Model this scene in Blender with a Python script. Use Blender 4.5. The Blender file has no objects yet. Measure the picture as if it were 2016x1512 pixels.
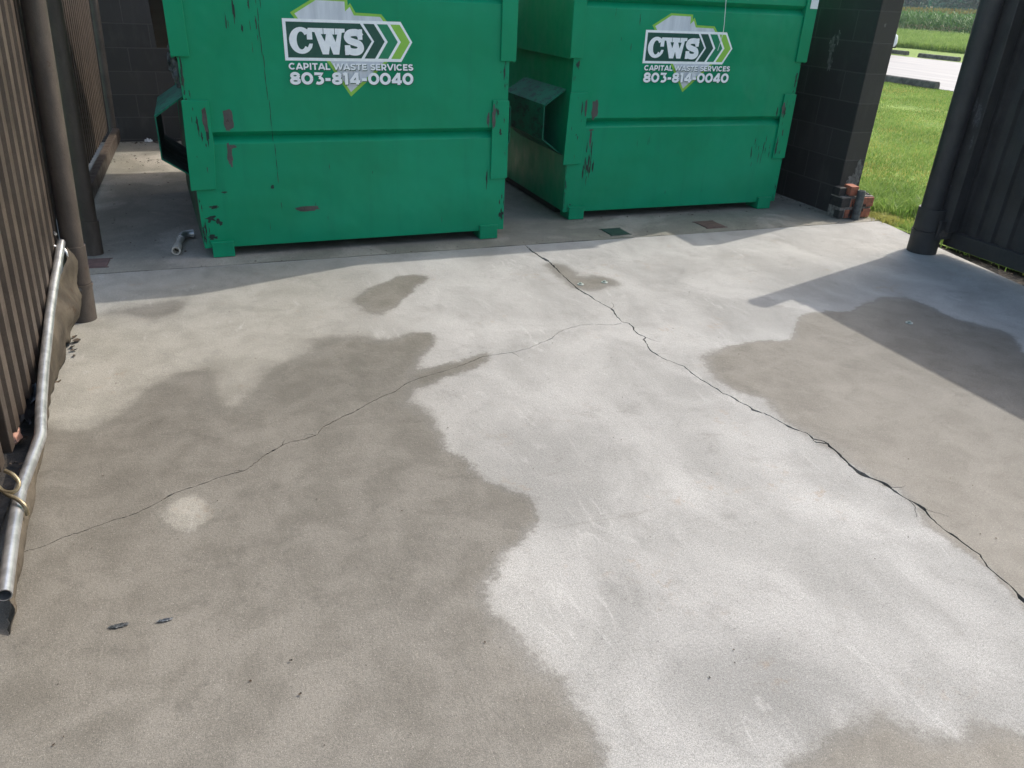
import bpy, math, random
import numpy as np
from mathutils import Matrix, Vector
from mathutils.geometry import delaunay_2d_cdt

random.seed(7)
RNG = np.random.default_rng(7)
SC = bpy.context.scene
COL = SC.collection
R = math.radians

# ---------------------------------------------------------------- camera
cam_data = bpy.data.cameras.new("camera")
cam = bpy.data.objects.new("camera", cam_data)
COL.objects.link(cam)
cam_data.sensor_width = 36.0
cam_data.lens = 1505.0 / 2016.0 * 36.0
cam_data.clip_start = 0.05
cam_data.clip_end = 2000
_b = [[0.9372015723, 0.1229307302, -0.3264065692],
      [-0.3462863354, 0.4398361739, -0.8286313499],
      [0.0417011596, 0.8896247387, 0.4547843858]]
cam.matrix_world = Matrix.Translation((0, 0, 1.5)) @ Matrix(_b).to_4x4()
SC.camera = cam

# ---------------------------------------------------------------- world and sun
SUN_DIR = Vector((1.631, 0.54, 1.72)).normalized()      # towards the sun
world = bpy.data.worlds.new("World")
SC.world = world
world.use_nodes = True
_n, _l = world.node_tree.nodes, world.node_tree.links
sky = _n.new("ShaderNodeTexSky")
sky.sky_type = 'NISHITA'
sky.sun_disc = False
sky.sun_elevation = math.asin(SUN_DIR.z)
sky.sun_rotation = math.atan2(SUN_DIR.x, SUN_DIR.y)
sky.air_density = 1.25
sky.dust_density = 4.0
sky.ozone_density = 1.0
_n["Background"].inputs[1].default_value = 0.15
_l.new(sky.outputs[0], _n["Background"].inputs[0])
sun_data = bpy.data.lights.new("sun", 'SUN')
sun_data.energy = 2.0
sun_data.angle = R(0.55)
sun_data.color = (1.0, 0.935, 0.835)
sun = bpy.data.objects.new("sun", sun_data)
COL.objects.link(sun)
sun.rotation_euler = SUN_DIR.to_track_quat('Z', 'Y').to_euler()
SC.view_settings.view_transform = 'Standard'
SC.view_settings.look = 'None'
SC.view_settings.exposure = 1.0
SC.view_settings.gamma = 1.0
SC.cycles.max_bounces = 8
SC.cycles.use_denoising = True


# ---------------------------------------------------------------- helpers
class MB:
    """collects geometry for ONE mesh object"""
    def __init__(s):
        s.v, s.f, s.m = [], [], []

    def poly(s, pts, mi=0):
        b = len(s.v)
        s.v += [tuple(p) for p in pts]
        s.f.append(tuple(range(b, b + len(pts))))
        s.m.append(mi)

    def box(s, x0, x1, y0, y1, z0, z1, mi=0, M=None):
        b = len(s.v)
        p = [(x0, y0, z0), (x1, y0, z0), (x1, y1, z0), (x0, y1, z0), (x0, y0, z1), (x1, y0, z1), (x1, y1, z1), (x0, y1, z1)]
        if M is not None:
            p = [tuple(M @ Vector(q)) for q in p]
        s.v += p
        for f in ((0, 3, 2, 1), (4, 5, 6, 7), (0, 1, 5, 4), (1, 2, 6, 5), (2, 3, 7, 6), (3, 0, 4, 7)):
            s.f.append(tuple(b + i for i in f)); s.m.append(mi)

    def prism(s, pts, ax, a0, a1, mi=0):
        """closed 2D outline extruded along axis ax ('x','y','z')"""
        def P(u, v, a):
            return {'x': (a, u, v), 'y': (u, a, v), 'z': (u, v, a)}[ax]
        n = len(pts); b = len(s.v)
        s.v += [P(u, v, a0) for u, v in pts] + [P(u, v, a1) for u, v in pts]
        for i in range(n):
            j = (i + 1) % n
            s.f.append((b + i, b + j, b + n + j, b + n + i)); s.m.append(mi)
        s.f.append(tuple(b + i for i in reversed(range(n)))); s.m.append(mi)
        s.f.append(tuple(b + n + i for i in range(n))); s.m.append(mi)

    def ribbon(s, path, z0, z1, t, mi=0):
        """open plan path (x,y) raised from z0 to z1 with thickness t (numbers or per point lists)"""
        n = len(path); P = [Vector(p) for p in path]; N = []
        for i in range(n):
            d = (P[min(i + 1, n - 1)] - P[max(i - 1, 0)]).normalized()
            N.append(Vector((-d.y, d.x)) * t * .5)
        Z0 = z0 if isinstance(z0, (list, tuple)) else [z0] * n
        Z1 = z1 if isinstance(z1, (list, tuple)) else [z1] * n
        b = len(s.v)
        for i in range(n):
            a, c = P[i] + N[i], P[i] - N[i]
            s.v += [(a.x, a.y, Z0[i]), (a.x, a.y, Z1[i]), (c.x, c.y, Z1[i]), (c.x, c.y, Z0[i])]
        for i in range(n - 1):
            for k in range(4):
                s.f.append((b + 4 * i + k, b + 4 * i + (k + 1) % 4, b + 4 * i + 4 + (k + 1) % 4, b + 4 * i + 4 + k)); s.m.append(mi)
        s.f.append((b + 3, b + 2, b + 1, b)); s.m.append(mi)
        e = b + 4 * (n - 1)
        s.f.append((e, e + 1, e + 2, e + 3)); s.m.append(mi)

    def tube(s, path, r, n=16, mi=0, hollow=0.0):
        """round bar along a 3D path; hollow = inner radius leaves the ends open"""
        P = [Vector(p) for p in path]; k = len(P)
        rr = r if isinstance(r, (list, tuple)) else [r] * k
        up = None; rings = []
        for i in range(k):
            d = (P[min(i + 1, k - 1)] - P[max(i - 1, 0)]).normalized()
            if up is None:
                up = Vector((0, 0, 1)) if abs(d.z) < .9 else Vector((1, 0, 0))
            u = (up - d * up.dot(d)).normalized(); w = d.cross(u); up = u
            rings.append((P[i], u, w))
        def ring(i, q):
            c, u, w = rings[i]; b = len(s.v)
            s.v += [tuple(c + (u * math.cos(2 * math.pi * j / n) + w * math.sin(2 * math.pi * j / n)) * q) for j in range(n)]
            return b
        def skin(a, b_, flip=False):
            for j in range(n):
                q = (a + j, a + (j + 1) % n, b_ + (j + 1) % n, b_ + j)
                s.f.append(q if flip else q[::-1]); s.m.append(mi)
        bs = [ring(i, rr[i]) for i in range(k)]
        for i in range(k - 1):
            skin(bs[i], bs[i + 1], True)
        if hollow:
            ins = [ring(i, hollow) for i in range(k)]
            for i in range(k - 1):
                skin(ins[i], ins[i + 1])
            skin(bs[0], ins[0]); skin(bs[-1], ins[-1], True)
        else:
            s.f.append(tuple(bs[0] + j for j in range(n))); s.m.append(mi)
            s.f.append(tuple(bs[-1] + j for j in reversed(range(n)))); s.m.append(mi)

    def lump(s, c, r, mi=0, squash=(1, 1, 1), seed=0, jag=.35, nu=7, nv=5):
        rg = random.Random(seed); b = len(s.v)
        for i in range(nv + 1):
            th = math.pi * i / nv
            for j in range(nu):
                ph = 2 * math.pi * j / nu; q = r * (1 + rg.uniform(-jag, jag))
                s.v.append((c[0] + q * math.sin(th) * math.cos(ph) * squash[0], c[1] + q * math.sin(th) * math.sin(ph) * squash[1], c[2] + q * math.cos(th) * squash[2]))
        for i in range(nv):
            for j in range(nu):
                s.f.append((b + i * nu + j, b + (i + 1) * nu + j, b + (i + 1) * nu + (j + 1) % nu, b + i * nu + (j + 1) % nu)); s.m.append(mi)

    def build(s, name, mats, parent=None, loc=None, smooth=False, bevel=0.0, label=None):
        me = bpy.data.meshes.new(name)
        me.from_pydata(s.v, [], s.f)
        for m in (mats if isinstance(mats, (list, tuple)) else [mats]):
            me.materials.append(m)
        me.polygons.foreach_set("material_index", s.m)
        me.shade_flat()
        me.update()
        o = bpy.data.objects.new(name, me)
        COL.objects.link(o)
        if parent is not None:
            o.parent = parent
        if loc is not None:
            o.location = loc
        if smooth:
            me.polygons.foreach_set("use_smooth", [True] * len(me.polygons))
            me.set_sharp_from_angle(angle=R(35))
        if bevel:
            b = o.modifiers.new("bevel", 'BEVEL'); b.width = bevel; b.segments = 2; b.limit_method = 'ANGLE'
            b.angle_limit = R(40)
        if label:
            o["label"] = label
        return o


def tag(o, label, cat, group=None):
    o["label"] = label; o["category"] = cat
    if group:
        o["group"] = group
    return o


def kind(o, k):
    o["kind"] = k
    return o


def thing(name, loc, label, cat, group=None, rz=0.0):
    o = bpy.data.objects.new(name, None)
    COL.objects.link(o)
    o.location = loc; o.rotation_euler = (0, 0, rz)
    o.empty_display_size = .1
    return tag(o, label, cat, group)


def mesh_np(name, verts, faces, mat, mi=None):
    """fast mesh from numpy arrays, all faces the same size"""
    me = bpy.data.meshes.new(name)
    n, k = faces.shape
    me.vertices.add(len(verts)); me.vertices.foreach_set("co", verts.astype(np.float32).ravel())
    me.loops.add(n * k); me.loops.foreach_set("vertex_index", faces.astype(np.int32).ravel())
    me.polygons.add(n); me.polygons.foreach_set("loop_start", np.arange(0, n * k, k, dtype=np.int32))
    for m in (mat if isinstance(mat, (list, tuple)) else [mat]):
        me.materials.append(m)
    if mi is not None:
        me.polygons.foreach_set("material_index", mi.astype(np.int32))
    me.update(calc_edges=True)
    me.shade_flat()
    o = bpy.data.objects.new(name, me)
    COL.objects.link(o)
    return o


# ---------------------------------------------------------------- materials
class NT:
    def __init__(s, name):
        s.mat = bpy.data.materials.new(name); s.mat.use_nodes = True
        s.t = s.mat.node_tree; s.n = s.t.nodes; s.l = s.t.links
        s.p = s.n["Principled BSDF"]
        s.co = s.n.new("ShaderNodeTexCoord").outputs["Object"]

    def inp(s, node, name, val):
        if val is None:
            return
        sk = node.inputs[name]
        if hasattr(val, "is_output"):
            s.l.new(val, sk)
        else:
            sk.default_value = val if not (isinstance(val, tuple) and len(val) == 3 and sk.type == 'RGBA') else (*val, 1)

    def noise(s, scale, detail=4, rough=.55, vec=None, stretch=None, dist=0.0):
        if stretch:
            m = s.n.new("ShaderNodeMapping"); m.inputs["Scale"].default_value = stretch
            s.l.new(vec or s.co, m.inputs[0]); vec = m.outputs[0]
        t = s.n.new("ShaderNodeTexNoise"); s.l.new(vec or s.co, t.inputs["Vector"])
        t.inputs["Scale"].default_value = scale; t.inputs["Detail"].default_value = detail
        t.inputs["Roughness"].default_value = rough; t.inputs["Distortion"].default_value = dist
        return t.outputs[0]

    def voronoi(s, scale, feature='F1', vec=None, out=0):
        t = s.n.new("ShaderNodeTexVoronoi"); s.l.new(vec or s.co, t.inputs["Vector"])
        t.feature = feature; t.inputs["Scale"].default_value = scale
        return t.outputs[out]

    def ramp(s, x, a, b, lo=0.0, hi=1.0, smooth=True):
        m = s.n.new("ShaderNodeMapRange"); m.interpolation_type = 'SMOOTHSTEP' if smooth else 'LINEAR'
        s.inp(m, "Value", x)
        for k, v in (("From Min", a), ("From Max", b), ("To Min", lo), ("To Max", hi)):
            m.inputs[k].default_value = v
        return m.outputs[0]

    def math(s, op, a, b=None, c=None):
        m = s.n.new("ShaderNodeMath"); m.operation = op
        for i, x in enumerate((a, b, c)):
            if x is not None:
                if hasattr(x, "is_output"):
                    s.l.new(x, m.inputs[i])
                else:
                    m.inputs[i].default_value = x
        return m.outputs[0]

    def mix(s, f, a, b, mode='MIX'):
        m = s.n.new("ShaderNodeMix"); m.data_type = 'RGBA'; m.blend_type = mode
        for sk, v in ((m.inputs[0], f), (m.inputs[6], a), (m.inputs[7], b)):
            if hasattr(v, "is_output"):
                s.l.new(v, sk)
            else:
                sk.default_value = (*v, 1) if isinstance(v, tuple) else v
        return m.outputs[2]

    def attr(s, name):
        a = s.n.new("ShaderNodeAttribute"); a.attribute_name = name
        return a.outputs["Fac"]

    def bump(s, h, strength=.3, dist=.01, prev=None):
        b = s.n.new("ShaderNodeBump"); b.inputs["Strength"].default_value = strength; b.inputs["Distance"].default_value = dist
        s.l.new(h, b.inputs["Height"])
        if prev is not None:
            s.l.new(prev, b.inputs["Normal"])
        return b.outputs[0]

    def done(s, color, rough=.6, normal=None, metal=None, spec=None):
        s.inp(s.p, "Base Color", color); s.inp(s.p, "Roughness", rough)
        s.inp(s.p, "Metallic", metal); s.inp(s.p, "Normal", normal); s.inp(s.p, "Specular IOR Level", spec)
        return s.mat


def simple(name, c1, c2, scale=8, rough=.6, bumpd=.002, bscale=60, metal=0.0, spec=None, stretch=None):
    t = NT(name)
    n = t.noise(scale, 6, .6, stretch=stretch)
    c = t.mix(t.ramp(n, .35, .65), c1, c2)
    nb = t.bump(t.noise(bscale, 4), .5, bumpd)
    return t.done(c, rough, nb, metal, spec)

# ---------------------------------------------------------------- ground data (metres, enclosure axes: x along the front, y into it)
PATCH_A=[(-0.812,2.874),(-0.705,2.868),(-0.571,2.794),(-0.493,2.869),(-0.413,3.016),(-0.343,3.134),(-0.246,3.206),(-0.154,3.232),(-0.115,3.145),(-0.133,3.005),(-0.103,2.862),(-0.037,2.843),(0.017,2.940),(0.090,3.113),(0.172,3.196),(0.292,3.274),(0.334,3.426),(0.442,3.428),(0.584,3.407),(0.627,3.317),(0.707,3.343),(0.791,3.384),(0.891,3.374),(0.860,3.210),(0.774,3.115),(0.726,3.017),(0.685,2.897),(0.641,2.763),(0.611,2.680),(0.664,2.599),(0.671,2.472),(0.659,2.359),(0.671,2.263),(0.731,2.210),(0.714,2.097),(0.766,2.033),(0.802,1.991),(0.836,1.935),(0.833,1.848),(0.779,1.768),(0.711,1.699),(0.684,1.707),(0.628,1.640),(0.572,1.590),(0.552,1.541),(0.556,1.478),(0.564,1.397),(0.571,1.366),(0.578,1.345),(0.606,1.291),(0.609,1.230),(0.642,1.195),(0.640,1.131),(0.642,1.078),(0.647,1.033),(0.651,0.990),(0.633,0.946),(0.563,0.806),(-0.915,1.308),(-1.301,2.831)]
PATCH_HALO=[(0.704,2.930),(0.828,2.962),(0.961,3.008),(1.045,3.042),(1.032,3.002),(0.926,2.935),(0.804,2.877),(0.688,2.822)]
PATCH_B=[(0.576,3.863),(0.686,4.016),(0.899,4.204),(1.025,4.220),(1.086,4.160),(0.996,4.047),(0.880,3.866),(0.794,3.732),(0.699,3.664),(0.599,3.690),(0.631,3.792)]
PATCH_E=[(-0.606,4.015),(-0.401,4.108),(-0.255,4.128),(-0.229,4.028),(-0.288,3.917),(-0.379,3.854),(-0.485,3.915)]
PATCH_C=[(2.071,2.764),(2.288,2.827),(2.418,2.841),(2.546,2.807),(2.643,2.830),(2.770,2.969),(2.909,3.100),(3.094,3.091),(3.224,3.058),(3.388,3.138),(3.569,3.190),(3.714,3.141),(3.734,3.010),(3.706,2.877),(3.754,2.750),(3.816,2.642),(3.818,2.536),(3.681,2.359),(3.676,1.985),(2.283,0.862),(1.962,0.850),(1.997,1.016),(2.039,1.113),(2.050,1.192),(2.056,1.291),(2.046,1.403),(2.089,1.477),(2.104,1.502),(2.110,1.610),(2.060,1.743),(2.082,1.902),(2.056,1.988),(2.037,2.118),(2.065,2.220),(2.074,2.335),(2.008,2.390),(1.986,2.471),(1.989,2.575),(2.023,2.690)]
PATCH_D=[(1.871,4.218),(1.938,4.152),(1.950,4.025),(1.932,3.911),(2.057,3.928),(2.112,3.868),(2.119,3.797),(2.022,3.754),(1.919,3.744),(1.859,3.771),(1.862,3.905),(1.858,4.047)]
PATCH_F=[(0.970,0.785),(1.084,0.824),(1.150,0.851),(1.263,0.861),(1.311,0.871),(1.343,0.864),(1.359,0.833),(1.372,0.792),(1.402,0.760),(1.453,0.750),(1.524,0.763),(1.572,0.755),(1.615,0.711),(1.683,0.645),(1.476,0.441),(0.866,0.649)]
DRY_SPOT=[(-0.277,2.202),(-0.236,2.247),(-0.183,2.230),(-0.169,2.155),(-0.177,2.103),(-0.228,2.099),(-0.257,2.142)]
CRACK_1=[(1.874,4.636,0.0069),(1.871,4.590,0.0103),(1.867,4.488,0.0135),(1.877,4.353,0.0165),(1.886,4.298,0.0295),(1.891,4.244,0.0130),(1.875,4.048,0.0063),(1.863,3.819,0.0075),(1.861,3.758,0.0118),(1.881,3.617,0.0115),(1.880,3.569,0.0057),(1.910,3.435,0.0056),(1.907,3.405,0.0167),(1.889,3.334,0.0068),(1.878,3.243,0.0054),(1.905,3.218,0.0080),(1.900,3.160,0.0106),(1.885,3.130,0.0066),(1.885,3.070,0.0104),(1.899,3.033,0.0077),(1.876,3.014,0.0102),(1.865,2.953,0.0063),(1.847,2.905,0.0062),(1.844,2.863,0.0099),(1.855,2.793,0.0061),(1.882,2.737,0.0053),(1.908,2.682,0.0053),(1.904,2.628,0.0071),(1.907,2.544,0.0070),(1.919,2.498,0.0070),(1.927,2.435,0.0069),(1.926,2.403,0.0068),(1.944,2.376,0.0057),(1.949,2.346,0.0113),(1.950,2.318,0.0067),(1.967,2.271,0.0067),(1.963,2.240,0.0199),(1.976,2.223,0.0155),(1.984,2.207,0.0066),(1.993,2.205,0.0066),(2.012,2.121,0.0087),(2.026,2.066,0.0130),(2.034,2.051,0.0108),(2.057,2.016,0.0065),(2.050,1.974,0.0107),(2.080,1.945,0.0086),(2.077,1.888,0.0085),(2.063,1.807,0.0104),(2.056,1.759,0.0144),(2.054,1.731,0.0266),(2.063,1.698,0.0224),(2.076,1.674,0.0122),(2.090,1.649,0.0203),(2.092,1.623,0.0182),(2.090,1.591,0.0161),(2.091,1.575,0.0080),(2.097,1.538,0.0070),(2.106,1.508,0.0139),(2.108,1.483,0.0218),(2.102,1.467,0.0079),(2.088,1.433,0.0068),(2.080,1.359,0.0067),(2.085,1.328,0.0115),(2.083,1.312,0.0067),(2.082,1.263,0.0067),(2.086,1.238,0.0066),(2.057,1.188,0.0065),(2.051,1.137,0.0065),(2.046,1.088,0.0073),(2.031,1.053,0.0218),(2.030,1.036,0.0218),(2.025,1.016,0.0072),(2.004,0.893,0.0071),(1.961,0.664,0.0068)]
CRACK_2=[(1.865,3.225,0.0040),(1.813,3.220,0.0053),(1.745,3.242,0.0053),(1.647,3.261,0.0052),(1.531,3.223,0.0057),(1.493,3.200,0.0046),(1.443,3.148,0.0055),(1.289,3.064,0.0048),(1.189,3.038,0.0048),(1.041,3.031,0.0047),(0.953,2.982,0.0046),(0.818,2.928,0.0045),(0.706,2.892,0.0044),(0.642,2.859,0.0055),(0.586,2.803,0.0054),(0.514,2.767,0.0053),(0.466,2.735,0.0063),(0.383,2.671,0.0082),(0.340,2.650,0.0061),(0.297,2.621,0.0081),(0.258,2.592,0.0050),(0.222,2.536,0.0039),(0.179,2.518,0.0059),(0.134,2.517,0.0058),(0.096,2.498,0.0077),(0.062,2.472,0.0154),(0.030,2.446,0.0048),(-0.034,2.371,0.0056),(-0.093,2.356,0.0065),(-0.134,2.346,0.0046),(-0.190,2.322,0.0046),(-0.260,2.298,0.0046),(-0.281,2.284,0.0146),(-0.297,2.268,0.0055),(-0.326,2.246,0.0045),(-0.369,2.217,0.0054),(-0.446,2.195,0.0054),(-0.513,2.168,0.0062),(-0.578,2.146,0.0053),(-0.621,2.122,0.0044),(-0.665,2.112,0.0053),(-0.787,2.064,0.0053),(-0.877,2.038,0.0053)]
CRACK_3=[(2.044,1.967,0.0043),(2.045,1.948,0.0085),(2.085,1.928,0.0064),(2.074,1.908,0.0106),(2.074,1.885,0.0063)]

# soft tonal stains of the slab: x, y, radius x, radius y, amount
TONES = [(.0, 1.3, .9, .55, .10), (.2, 3.0, .8, .3, -.12), (.95, 2.05, .25, .55, -.12), (.6, 2.5, .35, .3, -.06), (.1, 3.5, .9, .45, -.03), (1.4, 2.3, .5, .35, -.09), (1.05, 1.12, .28, .2, -.2), (1.25, .95, .3, .14, -.1), (1.0, 1.45, .2, .1, -.08), (.75, 2.75, .25, .2, -.05), (2.2, 3.6, .8, .5, -.04),
         (1.7, 1.7, .5, .4, .05), (1.2, 1.9, .35, .25, .04), (3.3, 4.2, .8, .25, .04), (.2, 1.9, .35, .3, -.05), (-.2, 1.45, .5, .3, .06),
         (-.4, 2.6, .22, .3, -.07), (.65, 2.95, .3, .2, -.05), (2.6, 3.9, .3, .12, -.08), (1.3, 4.1, .3, .15, -.05), (.35, 1.5, .16, .12, -.1)]


def seg_dist(px, py, poly):
    """signed distance to a polygon, positive inside"""
    d = np.full(px.shape, 1e9); ins = np.zeros(px.shape, bool)
    n = len(poly)
    for i in range(n):
        ax, ay = poly[i]; bx, by = poly[(i + 1) % n]
        ex, ey = bx - ax, by - ay
        L = ex * ex + ey * ey + 1e-12
        t = np.clip(((px - ax) * ex + (py - ay) * ey) / L, 0, 1)
        d = np.minimum(d, (px - ax - t * ex) ** 2 + (py - ay - t * ey) ** 2)
        c = ((ay > py) != (by > py))
        xi = ex * (py - ay) / (by - ay + 1e-12) + ax
        ins ^= c & (px < xi)
    d = np.sqrt(d)
    return np.where(ins, d, -d)


# ---------------------------------------------------------------- ground materials
def concrete_mat(name, dry_a, dry_b, wet_a, wet_b, attrs):
    t = NT(name)
    co = t.co
    big = t.noise(1.1, 5, .6, dist=.6)
    mid = t.noise(6, 6, .65, dist=.4)
    swirl = t.noise(2.6, 7, .62, stretch=(1, .7, 1), dist=.5)
    fine = t.noise(130, 3, .7)
    grit = t.noise(380, 3, .75)
    dry = t.mix(t.ramp(swirl, .3, .7), dry_a, dry_b)
    dry = t.mix(t.math('MULTIPLY', t.ramp(mid, .5, .75), .35), dry, tuple(c * .8 for c in dry_a))
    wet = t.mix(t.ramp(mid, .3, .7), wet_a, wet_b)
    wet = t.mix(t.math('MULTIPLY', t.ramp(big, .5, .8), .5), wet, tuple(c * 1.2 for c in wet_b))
    if attrs:
        warm = t.attr("warm")
        dry = t.mix(t.math('MULTIPLY', warm, .85), dry, t.mix(t.ramp(mid, .3, .7), (.190, .182, .155), (.262, .252, .22)))  # darker, warmer left side: sun glare on the right put into the colour
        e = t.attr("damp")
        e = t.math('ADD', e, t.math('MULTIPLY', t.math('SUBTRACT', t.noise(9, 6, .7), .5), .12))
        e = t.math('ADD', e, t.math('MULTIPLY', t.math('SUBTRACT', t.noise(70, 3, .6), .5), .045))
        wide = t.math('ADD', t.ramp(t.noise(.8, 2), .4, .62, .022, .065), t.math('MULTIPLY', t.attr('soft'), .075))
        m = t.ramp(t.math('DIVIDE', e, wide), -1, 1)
    else:
        m = t.ramp(big, .3, .62)
    # trowel strokes, scuffs and dull smudges that lie under the damp
    st1 = t.ramp(t.noise(9, 6, .7, stretch=(1, .22, 1), dist=1.6), .56, .66)
    st1 = t.math('MULTIPLY', st1, t.ramp(t.noise(1.7, 3), .45, .6))
    dry = t.mix(t.math('MULTIPLY', st1, .42), dry, tuple(min(1, x * 1.22) for x in dry_b))
    sm = t.math('MULTIPLY', t.ramp(t.noise(5, 8, .78, stretch=(1, .8, 1), dist=.3), .53, .70), .40)
    dry = t.mix(sm, dry, (.15, .146, .135))
    st2 = t.ramp(t.noise(15, 5, .7, stretch=(.16, 1, 1), dist=.9), .62, .68)
    dry = t.mix(t.math('MULTIPLY', st2, .28), dry, (.17, .16, .145))
    wsm = t.math('MULTIPLY', t.ramp(t.noise(7, 7, .75, dist=.4), .52, .72), .45)
    wet = t.mix(wsm, wet, tuple(x * .62 for x in wet_a))
    rust = t.math('MULTIPLY', t.ramp(t.noise(3.1, 4, .6), .58, .7), t.ramp(t.noise(28, 4, .7), .5, .62))
    dry = t.mix(t.math('MULTIPLY', rust, .4), dry, (.24, .17, .11))
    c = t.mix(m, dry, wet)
    # tide mark where the damp stops
    tide = t.math('MULTIPLY', t.ramp(m, .25, .6), t.ramp(m, .7, .98, 1, 0))
    c = t.mix(t.math('MULTIPLY', tide, .35), c, tuple(x * .7 for x in wet_a))
    if attrs:
        tone = t.math('ADD', t.math('MULTIPLY', t.attr("tone"), 1.0), 1.0)
        c = t.mix(1.0, c, tone, 'MULTIPLY')
    sp = t.math('ADD', t.ramp(fine, .34, .66, .86, 1.12, False), t.ramp(grit, .36, .64, -.38, .38, False))
    c = t.mix(1.0, c, sp, 'MULTIPLY')
    # dark pits and pale sand grains; the damp's sparkle is painted in with them
    spk = t.ramp(t.noise(240, 2, .6), .60, .68)
    c = t.mix(t.math('MULTIPLY', spk, t.ramp(t.noise(4, 4, .7), .4, .65, .28, .6)), c, (.09, .085, .078))
    pit = t.ramp(t.noise(95, 2, .5), .67, .73)
    pit = t.math('MULTIPLY', pit, t.ramp(mid, .45, .6))
    c = t.mix(t.math('MULTIPLY', pit, .55), c, (.06, .055, .05))
    v = t.voronoi(230)
    gr = t.math('MULTIPLY', t.ramp(v, .11, .24, 1, 0), t.ramp(t.noise(160, 0), .53, .61))
    c = t.mix(t.math('MULTIPLY', gr, t.ramp(m, 0, 1, .25, .6)), c, (.5, .47, .41))
    h = t.math('ADD', t.math('MULTIPLY', fine, .6), t.math('MULTIPLY', t.noise(40, 4), .8))
    nb = t.bump(h, .45, .005)
    rough = t.ramp(m, 0, 1, .82, .62)
    return t.done(c, rough, nb, None, .35)


M_APRON = concrete_mat("apron concrete", (.232, .230, .217), (.330, .326, .310), (.110, .102, .086), (.156, .146, .126), True)
M_PAD = concrete_mat("pad concrete", (.27, .25, .215), (.33, .31, .265), (.15, .145, .118), (.21, .20, .165), False)
M_SOIL = simple("soil", (.014, .012, .010), (.042, .034, .026), 14, .95, .02, 40)


def lawn_mat(name, a, b, c, s1=.5, s2=9):
    t = NT(name)
    col = t.mix(t.ramp(t.noise(s1, 4), .35, .65), a, b)
    col = t.mix(t.math('MULTIPLY', t.ramp(t.noise(s2, 5, .7), .45, .7), .6), col, c)
    return t.done(col, .9, t.bump(t.noise(30, 4, .7), .8, .04), None, .15)


M_LAWN = lawn_mat("lawn", (.165, .26, .055), (.24, .325, .08), (.12, .19, .04))
M_FIELD = lawn_mat("field grass", (.12, .20, .05), (.17, .25, .07), (.09, .15, .04), .12, 1.5)
M_VERGE = lawn_mat("mown verge", (.17, .25, .06), (.21, .29, .08), (.13, .19, .05), .3, 4)


def blade_mat(name, a, b):
    t = NT(name)
    g = t.n.new("ShaderNodeNewGeometry").outputs["Random Per Island"]
    c = t.mix(g, a, b)
    c = t.mix(t.math('MULTIPLY', t.ramp(t.noise(.7, 3), .4, .65), .45), c, tuple(x * 1.25 for x in b))
    t.inp(t.p, "Base Color", c); t.inp(t.p, "Roughness", .55); t.inp(t.p, "Specular IOR Level", .25)
    tr = t.n.new("ShaderNodeBsdfTranslucent"); t.inp(tr, "Color", c)
    mx = t.n.new("ShaderNodeMixShader"); mx.inputs[0].default_value = .4
    t.l.new(t.p.outputs[0], mx.inputs[1]); t.l.new(tr.outputs[0], mx.inputs[2])
    t.l.new(mx.outputs[0], t.n["Material Output"].inputs[0])
    return t.mat


M_BLADE = blade_mat("grass blades", (.165, .265, .055), (.29, .385, .11))
M_BLADE_DARK = blade_mat("long grass blades", (.085, .18, .03), (.18, .30, .06))
M_STRAW = blade_mat("dry grass blades", (.42, .36, .12), (.34, .36, .10))

# ---------------------------------------------------------------- ground
# wide field under everything
mb = MB(); mb.poly([(-300, -300, -.06), (700, -300, -.06), (700, 500, -.06), (-300, 500, -.06)])
kind(mb.build("ground", M_FIELD), "structure")

SLAB_Y = 4.635
def slab_right(y):
    return 4.915 if y > 4.55 else 4.84 - .177 * (4.2 - y) if y < 4.2 else 4.84 + (y - 4.2) * .21


def crack_outline(line, seed):
    """left and right edges of a crack given as x, y, width"""
    rg = random.Random(seed)
    pts = []
    for i in range(len(line) - 1):
        a, b = line[i], line[i + 1]
        L = math.hypot(b[0] - a[0], b[1] - a[1]); n = max(1, int(L / .013))
        for k in range(n):
            f = k / n
            x = a[0] + (b[0] - a[0]) * f; y = a[1] + (b[1] - a[1]) * f; w = a[2] + (b[2] - a[2]) * f
            if k:
                j = min(.0032, L * .06)
                x += rg.uniform(-j, j); y += rg.uniform(-j, j); w *= rg.uniform(.45, 1.55)
            pts.append((x, y, w))
    pts.append(line[-1])
    Lf, Rt = [], []
    for i, (x, y, w) in enumerate(pts):
        p, q = pts[max(i - 1, 0)], pts[min(i + 1, len(pts) - 1)]
        dx, dy = q[0] - p[0], q[1] - p[1]; l = math.hypot(dx, dy) + 1e-9
        w = max(w, .0013) * .5
        Lf.append((x - dy / l * w, y + dx / l * w)); Rt.append((x + dy / l * w, y - dx / l * w))
    return Lf + Rt[::-1]


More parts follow.
